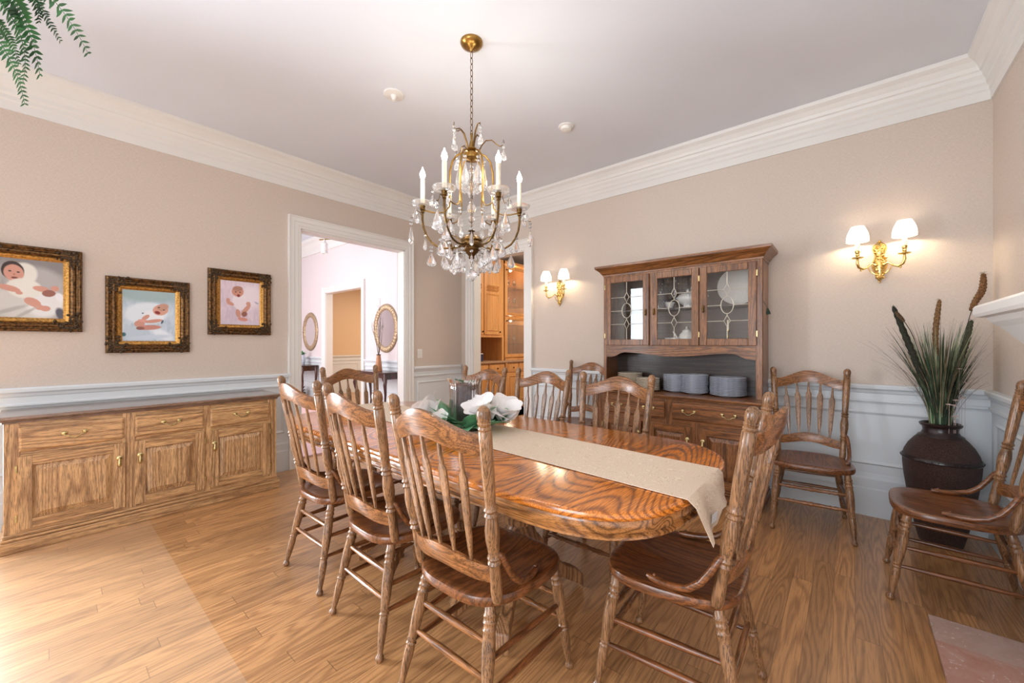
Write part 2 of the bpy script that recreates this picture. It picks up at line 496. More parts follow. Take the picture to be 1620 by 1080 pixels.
# ---------------------------------------------------------------- room shell
XR, YB, CZ = 4.84, 0.0, 3.01
DY0, DY1, DH = -2.154, -0.94, 2.36        # opening in left wall
PX0, PX1 = 0.247, 1.133                   # opening in back wall
RY = -6.1
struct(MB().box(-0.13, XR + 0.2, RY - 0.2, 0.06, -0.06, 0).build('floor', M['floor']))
struct(MB().box(-0.2, XR + 0.2, RY - 0.2, 0.14, CZ, CZ + 0.1).build('ceiling', M['ceil']))
w = MB()
w.box(-0.13, 0, RY, -5.12, 0, CZ).box(-0.13, 0, -4.22, DY0, 0, CZ).box(-0.13, 0, -5.12, -4.22, 0, 0.2).box(-0.13, 0, -5.12, -4.22, 2.3, CZ)
w.box(-0.13, 0, DY0, DY1, DH, CZ).box(-0.13, 0, DY1, 0.0, 0, CZ)
struct(w.build('wall_left', M['wall']))
w = MB().box(-0.13, PX0, 0, 0.12, 0, CZ).box(PX0, PX1, 0, 0.12, DH, CZ).box(PX1, XR + 0.12, 0, 0.12, 0, CZ)
struct(w.build('wall_back', M['wall']))
struct(MB().box(XR, XR + 0.12, RY, 0, 0, CZ).build('wall_right', M['wall']))
w = MB()
for a, b in ((-0.13, 0.08), (0.5, 2.8), (4.56, XR + 0.12)): w.box(a, b, RY - 0.12, RY, 0, CZ)
for a, b, z0, z1 in ((0.08, 0.5, 0.4, 2.6), (2.8, 4.56, 0.5, 2.4)): w.box(a, b, RY - 0.12, RY, 0, z0).box(a, b, RY - 0.12, RY, z1, CZ)
struct(w.build('wall_rear', M['wall']))
# windows (outside the frame, they light the room)
def window(name, fn, w0, w1, z0, z1, nmul):
    m = MB()
    t = 0.05
    for a, b in ((w0, w0 + t), (w1 - t, w1)): m.box(*fn(a, b), z0, z1)
    for a, b in ((z0, z0 + t), (z1 - t, z1)): m.box(*fn(w0, w1), a, b)
    for k in range(1, nmul): 
        c = w0 + (w1 - w0) * k / nmul; m.box(*fn(c - 0.03, c + 0.03), z0, z1)
    m.box(*fn(w0, w1), (z0 + z1) / 2 - 0.02, (z0 + z1) / 2 + 0.02)
    return struct(m.build(name, M['trim']))
window('window_1', lambda a, b: (a, b, RY - 0.04, RY + 0.01), 2.8, 4.56, 0.5, 2.4, 2)
window('window_3', lambda a, b: (a, b, RY - 0.04, RY + 0.01), 0.08, 0.5, 0.4, 2.6, 1)
window('window_2', lambda a, b: (-0.04, 0.01, a, b), -5.12, -4.22, 0.2, 2.3, 2)

def mould(P, Q, n, prof, mP=1, mQ=1):
    """moulding from P to Q (plan), n inward normal, prof (offset,z) closed loop"""
    P = Vector((P[0], P[1])); Q = Vector((Q[0], Q[1])); t = (Q - P).normalized(); n = Vector(n)
    m = MB()
    def at(A, s, o): 
        v = A + n * o + t * (o * s); return v
    fn0 = lambda o, z: (*at(P, mP, o), z)
    fn1 = lambda o, z: (*at(Q, -mQ, o), z)
    return m.prism(prof, fn0, fn1)
crown = [(0, 2.735), (0.012, 2.735), (0.014, 2.79), (0.022, 2.80), (0.022, 2.825), (0.034, 2.84), (0.036, 2.865), (0.05, 2.885), (0.056, 2.905),
         (0.066, 2.912), (0.072, 2.935), (0.092, 2.965), (0.118, 2.985), (0.122, 3.0), (0.122, CZ), (0, CZ)]
struct(mould((0, RY), (0, 0), (1, 0), crown).build('trim_1', M['trim']))
struct(mould((0, 0), (XR, 0), (0, -1), crown).build('trim_2', M['trim']))
struct(mould((XR, 0), (XR, RY), (-1, 0), crown).build('trim_3', M['trim']))
rail = [(0, 0.795), (0.010, 0.795), (0.014, 0.806), (0.022, 0.812), (0.022, 0.822), (0.012, 0.83), (0.012, 0.868), (0.02, 0.876), (0.026, 0.892),
        (0.042, 0.904), (0.044, 0.924), (0.038, 0.932), (0, 0.932)]
base = [(0, 0), (0.024, 0), (0.024, 0.19), (0.018, 0.2), (0.018, 0.26), (0.012, 0.275), (0.008, 0.30), (0, 0.30)]
def ringframe(m, fn, a0, a1, z0, z1, w=0.03, t=0.012):
    """picture-frame moulding; fn(a, z, off) -> 3D"""
    out = [(a0, z0), (a1, z0), (a1, z1), (a0, z1)]; inn = [(a0+w, z0+w), (a1-w, z0+w), (a1-w, z1-w), (a0+w, z1-w)]
    mid = [(a0+w*.4, z0+w*.4), (a1-w*.4, z0+w*.4), (a1-w*.4, z1-w*.4), (a0+w*.4, z1-w*.4)]
    vs = [fn(a, z, 0.0055) for a, z in out] + [fn(a, z, t + 0.0055) for a, z in mid] + [fn(a, z, 0.0055) for a, z in inn]
    fs = []
    for r in range(2):
        for i in range(4):
            j = (i+1) % 4; fs.append((r*4+i, r*4+j, r*4+4+j, r*4+4+i))
    m.add(vs, fs)
def wainscot(P, Q, n, names, panels, mP=1, mQ=1, cap=True):
    P2 = Vector(P); Q2 = Vector(Q); t = (Q2 - P2).normalized(); n2 = Vector(n)
    L = (Q2 - P2).length
    m = MB().prism([(0, 0.29), (0.006, 0.29), (0.006, 0.80), (0, 0.80)], lambda o, z: (*(P2 + n2*o), z), lambda o, z: (*(Q2 + n2*o), z))
    fn = lambda a, z, o: (*(P2 + t*a + n2*o), z)
    for a0, a1 in panels: ringframe(m, fn, a0, a1, 0.36, 0.745)
    m.merge(mould(P, Q, n, rail, mP, mQ))
    struct(m.build(names[0], M['wains']))
    struct(mould(P, Q, n, base, mP, mQ).build(names[1], M['wains']))
wainscot((0, RY), (0, -5.12), (1, 0), ('trim_16', 'baseboard_left_near'), [(0.08, 0.9)], 1, 0)
wainscot((0, -4.22), (0, -2.253), (1, 0), ('trim_4', 'baseboard_left'), [(0.08, 1.68), (1.78, 1.92)], 0, 0)
wainscot((0, -0.82), (0, 0), (1, 0), ('trim_5', 'baseboard_left_corner'), [(0.06, 0.74)], 0, 1)
wainscot((1.245, 0), (XR, 0), (0, -1), ('trim_6', 'baseboard_back'), [(0.08, 1.0), (1.12, 2.3), (2.42, 3.45)], 0, 1)
wainscot((XR, 0), (XR, -1.28), (-1, 0), ('trim_7', 'baseboard_right'), [(0.10, 1.15)], 1, 0)
wainscot((XR, -3.0), (XR, RY), (-1, 0), ('trim_8', 'baseboard_right_near'), [(0.1, 1.4), (1.5, 2.9)], 0, 1)

def casing(name, fn, a0, a1, h, wd=0.10, mat=None, jamb=0.13, sgn=1):
    """door casing around opening a0..a1 ; fn(a,z,off)->3D, off outward from wall"""
    m = MB()
    bands = [(0.0, 0.016), (0.018, 0.016), (0.022, 0.020), (0.05, 0.020), (0.055, 0.026), (0.085, 0.028), (0.092, 0.036), (wd, 0.036), (wd, 0.0)]
    k = wd / 0.10
    pr = [(-0.0, 0.0)] + [(d * (k if d < wd else 1), o) for d, o in bands]
    def ring(d): return [(a0 - d, 0.0), (a0 - d, h + d), (a1 + d, h + d), (a1 + d, 0.0)]
    vs = []; fs = []
    n = len(pr)
    for d, o in pr:
        for a, z in ring(d): vs.append(fn(a, z, o))
    for i in range(n - 1):
        for j in range(3): fs.append((i*4+j, i*4+j+1, (i+1)*4+j+1, (i+1)*4+j))
    m.add(vs, fs)
    def bx(a, b, z0, z1):
        p = fn(a, z0, 0.002); q = fn(b, z1, -jamb - 0.002); m.box(p[0], q[0], p[1], q[1], p[2], q[2])
    bx(a0 - 0.001, a0 + 0.012, 0, h); bx(a1 - 0.012, a1 + 0.001, 0, h); bx(a0, a1, h - 0.012, h + 0.001)
    return struct(m.build(name, mat or M['trim'], fix=True))
casing('trim_9', lambda a, z, o: (o, a, z), DY0, DY1, DH, 0.115, jamb=0.13)
casing('trim_10', lambda a, z, o: (a, -o, z), PX0, PX1, DH, 0.13, jamb=0.12)
casing('trim_11', lambda a, z, o: (-0.13 - o, a, z), DY0, DY1, DH, 0.115, jamb=0.0)

# ---------------------------------------------------------------- hall beyond the left doorway
HY, HX, HZ = 0.10, -6.6, 3.5
IX0, IX1, IH = -4.35, -2.88, 2.30
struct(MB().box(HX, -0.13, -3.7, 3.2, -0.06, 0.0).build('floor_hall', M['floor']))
tag(MB().box(HX + 0.1, -0.28, -3.5, -0.45, 0.0, 0.018).build('hall_rug', M['carpet']), 'rose pink rug on the hall floor beyond the wide left doorway', 'rug')
struct(MB().box(HX, -0.13, -3.7, HY, HZ, HZ + 0.1).build('ceiling_hall', M['ceil']))
w = MB().box(HX, IX0, HY, HY + 0.14, 0, HZ).box(IX1, -0.13, HY, HY + 0.14, 0, HZ).box(IX0, IX1, HY, HY + 0.14, IH, HZ)
struct(w.build('wall_hall', M['hall_wall']))
struct(MB().box(HX - 0.1, HX, -3.7, 3.2, 0, HZ).build('wall_hall_left', M['hall_wall']))
struct(MB().box(HX, -0.13, -3.8, -3.7, 0, HZ).build('wall_hall_near', M['hall_wall']))
struct(MB().box(-0.15, -0.132, -3.7, DY0, 0, HZ).box(-0.15, -0.132, DY1, HY, 0, HZ).box(-0.15, -0.132, DY0, DY1, DH, HZ).build('wall_hall_right', M['hall_wall']))
casing('trim_12', lambda a, z, o: (a, HY - o, z), IX0, IX1, IH, 0.13, jamb=0.14)
hc = [(0, 3.2), (0.03, 3.2), (0.04, 3.3), (0.10, 3.40), (0.16, 3.44), (0.16, HZ), (0, HZ)]
struct(mould((HX, HY), (-0.15, HY), (0, -1), hc, 1, 1).build('trim_13', M['trim']))
m = mould((HX, HY), (IX0 - 0.13, HY), (0, -1), rail, 1, 0); m.merge(mould((IX1 + 0.13, HY), (-0.15, HY), (0, -1), rail, 0, 1))
m.box(HX, IX0 - 0.13, HY - 0.006, HY, 0, 0.8).box(IX1 + 0.13, -0.15, HY - 0.006, HY, 0, 0.8)
for a0, a1 in ((-6.4, -4.6), (-2.65, -1.5), (-1.4, -0.3)): ringframe(m, lambda a, z, o: (a, HY - o, z), a0, a1, 0.36, 0.745)
m.merge(mould((HX, HY), (IX0 - 0.13, HY), (0, -1), base, 1, 0)).merge(mould((IX1 + 0.13, HY), (-0.15, HY), (0, -1), base, 0, 1))
struct(m.build('trim_14', M['wains']))
# far room seen through the hall's own doorway
struct(MB().box(-5.5, -5.4, HY + 0.14, 3.2, 0, 2.95).build('wall_far_room_left', M['far_wall']))
struct(MB().box(-5.5, -1.3, 3.1, 3.2, 0, 2.95).build('wall_far_room_back', M['far_wall']))
struct(MB().box(-1.4, -1.3, HY + 0.14, 3.2, 0, 2.95).build('wall_far_room_right', M['far_wall']))
struct(MB().box(-5.5, -1.3, HY + 0.14, 3.2, 2.9, 3.0).build('ceiling_far_room', M['ceil']))
m = mould((-5.4, HY + 0.14), (-5.4, 3.1), (1, 0), rail, 0, 1); m.merge(mould((-5.4, 3.1), (-1.4, 3.1), (0, -1), rail))
m.box(-5.4, -5.394, HY + 0.14, 3.1, 0, 0.8).box(-5.4, -1.4, 3.094, 3.1, 0, 0.8)
for a0, a1 in ((0.4, 1.4), (1.5, 2.9)): ringframe(m, lambda a, z, o: (-5.4 + o, a, z), a0, a1, 0.36, 0.745)
struct(m.build('trim_15', M['wains']))

# ---------------------------------------------------------------- pantry beyond the back doorway
struct(MB().box(-1.3, 2.2, 0.06, 3.4, -0.06, 0).build('floor_pantry', M['floor']))
struct(MB().box(-1.3, 2.2, 0.12, 3.4, 2.9, 3.0).build('ceiling_pantry', M['ceil']))
struct(MB().box(-1.3, -1.25, 0.12, 3.4, 0, 2.9).build('wall_pantry_left', M['wall']))
struct(MB().box(-1.3, 2.2, 3.3, 3.4, 0, 2.9).build('wall_pantry_back', M['wall']))
struct(MB().box(2.1, 2.2, 0.12, 3.4, 0, 2.9).build('wall_pantry_right', M['wall']))

# ================================================================ CHAIRS
def lerp(a, b, t): return a + (b - a) * t
def chair_parts(root):
    mz, mx, my = M['chairz'], M['chairx'], M['oaky']
    # seat
    def outline(th):
        n = 3.3
        c, s_ = cos(th), sin(th)
        y = (abs(s_) ** (2/n)) * (1 if s_ > 0 else -1)
        x = (abs(c) ** (2/n)) * (1 if c > 0 else -1)
        yy = 0.218 * y
        hw = 0.226 + 0.012 * y - (0.0 if y > 0 else 0.018 * (-y))
        return hw * x, yy - 0.004
    sm = MB()
    segs = 44
    rows = [(0.0, 0.4275), (0.3, 0.428), (0.55, 0.431), (0.75, 0.436), (0.88, 0.4405), (0.955, 0.441), (0.985, 0.438), (1.0, 0.430), (1.0, 0.418), (0.985, 0.409), (0.93, 0.405), (0.0, 0.405)]
    vs = []
    for f, z in rows:
        for k in range(segs):
            x, y = outline(2*PI*k/segs)
            zz = z
            if 0.2 < f < 0.9 and z > 0.42: zz += 0.004 * math.exp(-(x/0.03)**2) * (1 if y > 0.02 else 0)
            vs.append((x*f, y*f, zz))
    fs = []
    for i in range(len(rows)-1):
        for k in range(segs):
            k2 = (k+1) % segs; fs.append((i*segs+k, i*segs+k2, (i+1)*segs+k2, (i+1)*segs+k))
    sm.add(vs, fs, True)
    sm.build('seat', my, root)
    # legs
    legprof = [(0, .014), (.02, .0165), (.07, .0175), (.085, .0215), (.10, .0185), (.115, .0185), (.13, .0222), (.145, .0185), (.165, .0185), (.18, .0222), (.2, .019),
               (.26, .021), (.36, .0215), (.48, .019), (.565, .0155), (.575, .0195), (.59, .0155), (.60, .0155), (.612, .0195), (.625, .0155), (.67, .0175), (.72, .0172), (.82, .0145),
               (.92, .0105), (.94, .0105), (.955, .0155), (.975, .0165), (.99, .0145), (1.0, .011)]
    ft = {}
    for sx in (-1, 1):
        for fr in (0, 1):
            top = (sx*.180, .155, .412) if fr else (sx*.150, -.160, .412)
            bot = (sx*.210, .218, .0) if fr else (sx*.203, -.245, .0)
            ft[(sx, fr)] = (top, bot)
            MB().lathe(legprof, top, bot, 14).build('leg', mz, root)
    def on(sx, fr, z):
        a, b = ft[(sx, fr)]; t = (a[2]-z)/(a[2]-b[2])
        return tuple(lerp(a[i], b[i], t) for i in range(3))
    sp = [(0, .007), (.1, .009), (.35, .0115), (.5, .012), (.65, .0115), (.9, .009), (1, .007)]
    spt = [(0, .007), (.12, .009), (.2, .013), (.23, .009), (.26, .013), (.29, .0095), (.4, .013), (.46, .0115), (.48, .0145), (.52, .0145), (.54, .0115), (.6, .013), (.71, .0095), (.74, .013), (.77, .009), (.8, .013), (.88, .009), (1, .007)]
    for z in (.285, .195): MB().lathe(spt, on(-1, 1, z), on(1, 1, z), 10).build('stretcher', mx, root)
    for z in (.30, .205): MB().lathe(sp, on(-1, 0, z), on(1, 0, z), 10).build('stretcher', mx, root)
    for sx in (-1, 1):
        for z in (.255, .165): MB().lathe(sp, on(sx, 0, z), on(sx, 1, z), 10).build('stretcher', my, root)
    # back posts
    yp = lambda z: -.165 - .1667*(z - .44)
    xp = lambda z: .183 + .0583*(z - .44)
    pp = [(0, .0145), (.02, .0175), (.06, .0185), (.18, .0165), (.205, .0165), (.215, .0215), (.23, .0165), (.245, .0215), (.26, .0165), (.29, .019), (.34, .0225), (.39, .0225), (.44, .0185), (.455, .0165),
          (.465, .0218), (.48, .0165), (.495, .0218), (.51, .0165), (.54, .0175), (.65, .0195), (.8, .0205), (.88, .020), (.885, .0175), (.895, .0205), (.905, .0175), (.92, .0205), (.925, .018), (.945, .021), (.97, .0205), (.985, .0165), (.995, .010), (1.0, .003)]
    for sx in (-1, 1):
        MB().lathe(pp, (sx*xp(.428), yp(.428), .428), (sx*xp(1.045), yp(1.045), 1.045), 14).build('back_post', mz, root)
    def crest(name, zt, zb, sag, th, bt, bb):
        def surf(off):
            def f(i, j):
                u = -1 + 2*i
                b = cos(u*PI/2)**1.5 if abs(u) < 1 else 0
                b = 0.5 + 0.5*cos(PI*min(1, abs(u)*1.06))
                z0 = zb + bb*b; z1 = zt + bt*b
                z = lerp(z0, z1, j)
                edge = 0.0 if 0.02 < j < 0.98 else 0.003
                return (u*(xp(z) - .004), yp(z) - sag*(1-u*u) + off*(1 if off == 0 else 1) + (edge if off < 0 else -edge), z)
            return f
        return MB().slab(surf(th), surf(-th), 25, 5).build(name, mx, root)
    crest('crest_rail', .962, .897, .062, .011, .060, .042)
    crest('lower_rail', .548, .492, .045, .010, .030, .022)
    # spindles
    for i in range(5):
        u = (i - 2) * .33
        b = 0.5 + 0.5*cos(PI*abs(u)*1.06)
        z0 = .545 + .03*b; z1 = .90 + .042*b
        p0 = Vector((u*xp(z0)*.93, yp(z0) - .045*(1-u*u), z0)); p1 = Vector((u*xp(z1)*1.0, yp(z1) - .062*(1-u*u), z1))
        prof = [(0, .005), (.05, .0055), (.14, .009), (.18, .0105), (.5, .0155), (.70, .0175), (.76, .0165), (.80, .0095), (.88, .0065), (1, .005)]
        m = MB(); vs = []; fs = []
        for t, wd in prof:
            c = p0.lerp(p1, t); th = min(wd, .0065)
            for a, bq in ((-1,-.5),(-.6,-1),(.6,-1),(1,-.5),(1,.5),(.6,1),(-.6,1),(-1,.5)):
                vs.append((c.x + a*wd, c.y + bq*th, c.z))
        for q in range(len(prof)-1):
            for k in range(8):
                k2 = (k+1) % 8; fs.append((q*8+k, q*8+k2, (q+1)*8+k2, (q+1)*8+k))
        fs.append(tuple(range(7, -1, -1))); fs.append(tuple((len(prof)-1)*8+k for k in range(8)))
        m.add(vs, fs, False).build('spindle', mz, root)
    # bent hip brackets
    for sx in (-1, 1):
        pts = [(.186, -.192, .600), (.198, -.186, .596), (.208, -.172, .578), (.213, -.152, .54), (.214, -.125, .498), (.212, -.09, .468), (.207, -.05, .455), (.200, -.01, .450), (.192, .025, .450), (.188, .045, .451)]
        rr = [.007, .009, .0105, .011, .0115, .012, .0125, .0125, .0125, .007]
        m = MB().tube([(sx*x, y, z) for x, y, z in pts], rr, 10)
        m.ball((sx*.193, .02, .462), .0055, 8, 5)
        m.build('hip_bracket', my, root)
CHW = 'chairs round the table and along the walls'
chair0 = thing('dining_chair', 'oak chair on the near side of the table, nearest the sideboard', 'chair', (1.998, -2.700, 0), R(0.2), CHW)
chair_parts(chair0)
for x, y, a, lb in [
    (2.590, -2.726, -1.5, 'oak chair on the near side of the table, middle of the near three'),
    (3.152, -2.748, 1.1, 'oak chair in the foreground centre, its back before the white magnolias'),
    (3.686, -2.320, 92.5, 'oak chair at the right table end, seen side-on by the hanging runner'),
    (1.409, -2.236, -90.6, 'orange-toned oak chair at the left table end before the hall doorway'),
    (1.985, -1.845, 179.0, 'oak chair on the far side of the table, half hidden by the candle'),
    (2.502, -1.775, 181.0, 'oak chair on the far side of the table, middle of the far three'),
    (3.098, -1.852, 181.0, 'oak chair on the far side of the table, right in front of the hutch'),
    (3.958, -0.445, 185.4, 'empty reddish oak chair against the wainscot between the hutch and the clay urn'),
    (4.531, -0.980, 88.9, 'reddish oak chair at the right edge in front of the clay urn'),
    (2.06, -0.325, 181.0, 'oak chair against the back wall left of the hutch, behind the table')]:
    dup(chair0, (x, y, 0), R(a), lb, CHW)

# ================================================================ TABLE
TX0, TX1, TYC, TB, TA, TN = 1.36, 3.81, -2.355, 0.53, 0.51, 3.2
def table_outline(ins=0.0, n=30):
    pts = []
    A = TA - ins; B = TB - ins
    for side, xc in ((1, TX1 - TA), (-1, TX0 + TA)):
        for k in range(n + 1):
            th = -PI/2 + PI*k/n
            c, s_ = cos(th), sin(th)
            x = A * abs(c)**(2/TN); y = B * (abs(s_)**(2/TN)) * (1 if s_ > 0 else -1)
            pts.append((xc + side*x, TYC + side*y))
    return pts
table = thing('dining_table', 'long oval oak dining table with orange figured top and thick moulded edge', 'table', (0, 0, 0))
def ringstack(rows, cap_top=True, cap_bot=True):
    m = MB(); vs = []; n = None
    for ins, z in rows:
        o = table_outline(ins); n = len(o); vs += [(x, y, z) for x, y in o]
    fs = []
    for i in range(len(rows)-1):
        for k in range(n):
            k2 = (k+1) % n; fs.append((i*n+k, i*n+k2, (i+1)*n+k2, (i+1)*n+k))
    m.add(vs, fs, True)
    if cap_top: m.f.append(tuple(range(n))); m.sm.append(False)
    if cap_bot: m.f.append(tuple((len(rows)-1)*n + k for k in range(n))); m.sm.append(False)
    return m
ringstack([(.014, .760), (.008, .7592), (.002, .755), (0, .748), (.0, .742), (.004, .736), (.012, .734), (.012, .731)]).build('table_top', M['table'], table)
ringstack([(.012, .732), (.010, .728), (.012, .70), (.016, .695), (.006, .69), (.006, .683), (.014, .678), (.03, .678), (.03, .732)], False, False).build('apron', M['table_edge'], table)
for px in (2.19, 2.975):
    m = MB().lathe([(0, .05), (.03, .075), (.10, .08), (.14, .055), (.17, .06), (.24, .088), (.33, .092), (.42, .07), (.46, .055), (.48, .075), (.52, .078), (.55, .06), (.6, .052), (.75, .07), (.80, .085), (.9, .09), (1, .09)],
                   (px, TYC, .12), (px, TYC, .68), 28)
    m.box(px - .16, px + .16, TYC - .3, TYC + .3, .665, .70)
    col = m.build('pedestal', M['oak'], table)
    for sx in (-1, 1):
        for sy in (-1, 1):
            d = Vector((sx*.45, sy*.89)).normalized()
            def P(r, z): return (px + d.x*r, TYC + d.y*r, z)
            cen = [(.05, .30), (.09, .27), (.14, .20), (.19, .135), (.24, .10), (.29, .075), (.33, .05), (.335, .02)]
            pr = []
            nx, ny = -d.y, d.x
            mm = MB()
            vs = []; fs = []
            hw = [.026, .026, .025, .024, .024, .026, .03, .03]; hh = [.05, .048, .045, .038, .034, .035, .03, .018]
            for (r, z), a, b in zip(cen, hw, hh):
                c = Vector(P(r, z))
                for s1, s2 in ((-1, -1), (1, -1), (1, 1), (-1, 1)):
                    vs.append((c.x + nx*a*s1, c.y + ny*a*s1, max(0.0, c.z + b*s2)))
            for i in range(7):
                for k in range(4):
                    k2 = (k+1) % 4; fs.append((i*4+k, i*4+k2, (i+1)*4+k2, (i+1)*4+k))
            fs += [(3, 2, 1, 0), (28, 29, 30, 31)]
            mm.add(vs, fs, False).build('foot', M['oak'], table, bevel=.006)

# runner
def run_z(x):
    return 0.7615
def runner():
    yc = lambda x: -2.325 - 0.055*(x - 2.4)
    hwid = 0.189
    xs = []
    n = 90
    def pt(i, j):
        v = -1 + 2*j
        x0, x1 = 1.375, 3.792
        L = (x1 - x0); drop = 0.13
        s_ = -drop + i*(L + 2*drop)
        if s_ < 0: e = -s_; x = x0 - min(e, .02)*0.8 - 0.006; z = .7625 - max(0, e - .012)*0.95
        elif s_ > L:
            e = s_ - L; near = 1.0 if v < 0 else 0.75
            bulge = 0.03*(1 - v)*0.5
            x = x1 + 0.018*min(1, e/.02) + .02*(e/drop) + bulge*(e/drop); z = .7625 - max(0, e - .012)*(0.9 if v > 0 else 1.0)*near
            x += 0.012*sin(v*5)*(e/drop)
        else: x = x0 + s_; z = .7625
        y = yc(min(max(x, x0), x1)) + v*hwid
        return (x, y, z)
    m = MB()
    m.slab(lambda i, j: (pt(i, j)[0], pt(i, j)[1], pt(i, j)[2] + .0022), lambda i, j: pt(i, j), 110, 12)
    return m
run = thing('table_runner', 'cream brocade table runner laid lengthwise down the oak table, end hanging over', 'table runner')
runner().build('cloth', M['runner'], run)
MB().grid(lambda i, j: (3.838 + .004*i, -2.468 + .05*i - .01*j, .688 - .026*j), 3, 3).build('care_tag', M['paper'], run)['label'] = 'small white care tag'

# hurricane candle and magnolia ring
CX_, CY_, CZ0 = 2.585, -2.345, .7647
hur = thing('hurricane_vase', 'clear ribbed hurricane glass with flared rim in the middle of the table', 'candle holder', (CX_, CY_, CZ0))
def hur_f(r_off):
    prof = [(.0, .0), (.045, .0), (.072, .006), (.078, .03), (.079, .12), (.080, .20), (.083, .245), (.090, .262), (.097, .272)]
    def f(i, j):
        t = j*(len(prof)-1); k = min(int(t), len(prof)-2); q = t - k
        r = lerp(prof[k][0], prof[k+1][0], q); z = lerp(prof[k][1], prof[k+1][1], q)
        a = 2*PI*i
        rr = max(0, r + r_off) * (1 + .014*cos(24*a)) ; zz = z + (0.006*sin(3*a) if z > .26 else 0)
        return (rr*cos(a), rr*sin(a), max(zz, .0) + (0.005 if r_off < 0 and z < .01 else 0))
    return f
m = MB(); m.grid(hur_f(0), 96, 25, closed_u=True); m.grid(hur_f(-.003), 96, 25, closed_u=True)
m.build('glass_cylinder', M['hurricane'], hur)
cd = thing('pillar_candle', 'thick plum brown pillar candle standing inside the hurricane glass', 'candle', (CX_, CY_, CZ0 + .0052))
MB().lathe([(0, .066), (.1, .071), (.9, .0735), (.97, .072), (1, .064), (1, .0)], (0, 0, 0), (0, 0, .236), 36, capped=True).build('wax_body', M['wax_brown'], cd)
for k in range(3):
    a = k*2*PI/3 + .4
    MB().tube([(.03*cos(a), .03*sin(a), .233), (.03*cos(a)+.002, .03*sin(a), .252)], .0013, 6).build('wick', M['black'], cd)
rnd = random.Random(5)
ring = thing('magnolia_ring', 'ring of glossy green leaves and white magnolias around the hurricane glass', 'flower arrangement', (CX_, CY_, CZ0))
def leaf_mesh(L, Wd, cup=.12, n=9, m_=5):
    def f(i, j):
        t = j; u = -1 + 2*i
        w_ = Wd * (sin(PI * min(1, t**.75)) ** .8 if 0 < t < 1 else 0)
        return (u*w_, t*L, cup*abs(u)*w_*1.2 + .25*L*(t*(1-t)) )
    mm = MB(); mm.slab(lambda i, j: (f(i,j)[0], f(i,j)[1], f(i,j)[2] + .0008), lambda i, j: f(i, j), m_, n)
    return mm
def place(m, loc, az, el, roll=0):
    return Matrix.Translation(loc) @ Matrix.Rotation(az, 4, 'Z') @ Matrix.Rotation(el, 4, 'X') @ Matrix.Rotation(roll, 4, 'Y')
tb = MB().tube([(.115*cos(a*PI/16), .115*sin(a*PI/16), .014) for a in range(33)], .009, 6); tb.build('vine_ring', M['stem'], ring)
for k in range(44):
    a = 2*PI*k/44 + rnd.uniform(-.08, .08)
    outer = k % 2 == 0
    L = rnd.uniform(.13, .17); el = R(rnd.uniform(4, 22)) if outer else R(rnd.uniform(24, 50))
    r0 = .115 + rnd.uniform(-.01, .02)
    lm = MB().merge(leaf_mesh(L, .040 * rnd.uniform(.85, 1.15)), place(None, (r0*cos(a), r0*sin(a), .022 + rnd.uniform(0, .01)), a - PI/2 + rnd.uniform(-.5, .5), el, rnd.uniform(-.4, .4)))
    lm.build('leaf', M['leaf'], ring, fix=False)
vd = Vector((-0.6468, 0.7627)); vr = Vector((0.7627, 0.6468))
def magnolia(rx, fw_, z, size, tilt, openness, npet=7):
    p = vr*rx - vd*fw_
    fl = MB()
    for q in range(npet):
        a = 2*PI*q/npet + .3
        inner = q >= 4 and npet > 5
        def f(i, j, off):
            u = -1 + 2*i; t = j
            w_ = size*.46*sin(PI*(.10 + .80*t**.9))**.7*(1 if t < .99 else .55)
            lean = openness * (.6 if inner else 1.0)
            rr = t*size*sin(lean*t**.5) + .2*size*t*(1-t) ; zz = t*size*cos(lean*t**.6)
            return (u*w_, rr - .35*w_*u*u + off*.6, zz + off)
        pm = MB(); pm.slab(lambda i, j: f(i, j, .0008), lambda i, j: f(i, j, -.0008), 7, 8)
        fl.merge(pm, Matrix.Rotation(a, 4, 'Z'))
    Mx = Matrix.Translation((p.x, p.y, z)) @ Matrix.Rotation(tilt[0], 4, 'X') @ Matrix.Rotation(tilt[1], 4, 'Y')
    o = MB().merge(fl, Mx).build('magnolia_bloom', M['petal'], ring, fix=False)
    c = MB(); c.ball((0, 0, size*.25), size*.16, 10, 7, (1, 1, 1.5)); MB().merge(c, Mx).build('stamen', M['leaf'], o)
magnolia(-.165, .06, .055, .15, (R(20), R(-25)), 1.1)
magnolia(-.085, .13, .055, .085, (R(50), R(20)), .55, 5)
magnolia(.115, .085, .06, .15, (R(24), R(8)), .8)
magnolia(.205, .03, .06, .14, (R(10), R(32)), .95)
magnolia(-.225, .03, .04, .09, (R(30), R(-50)), .6, 5)

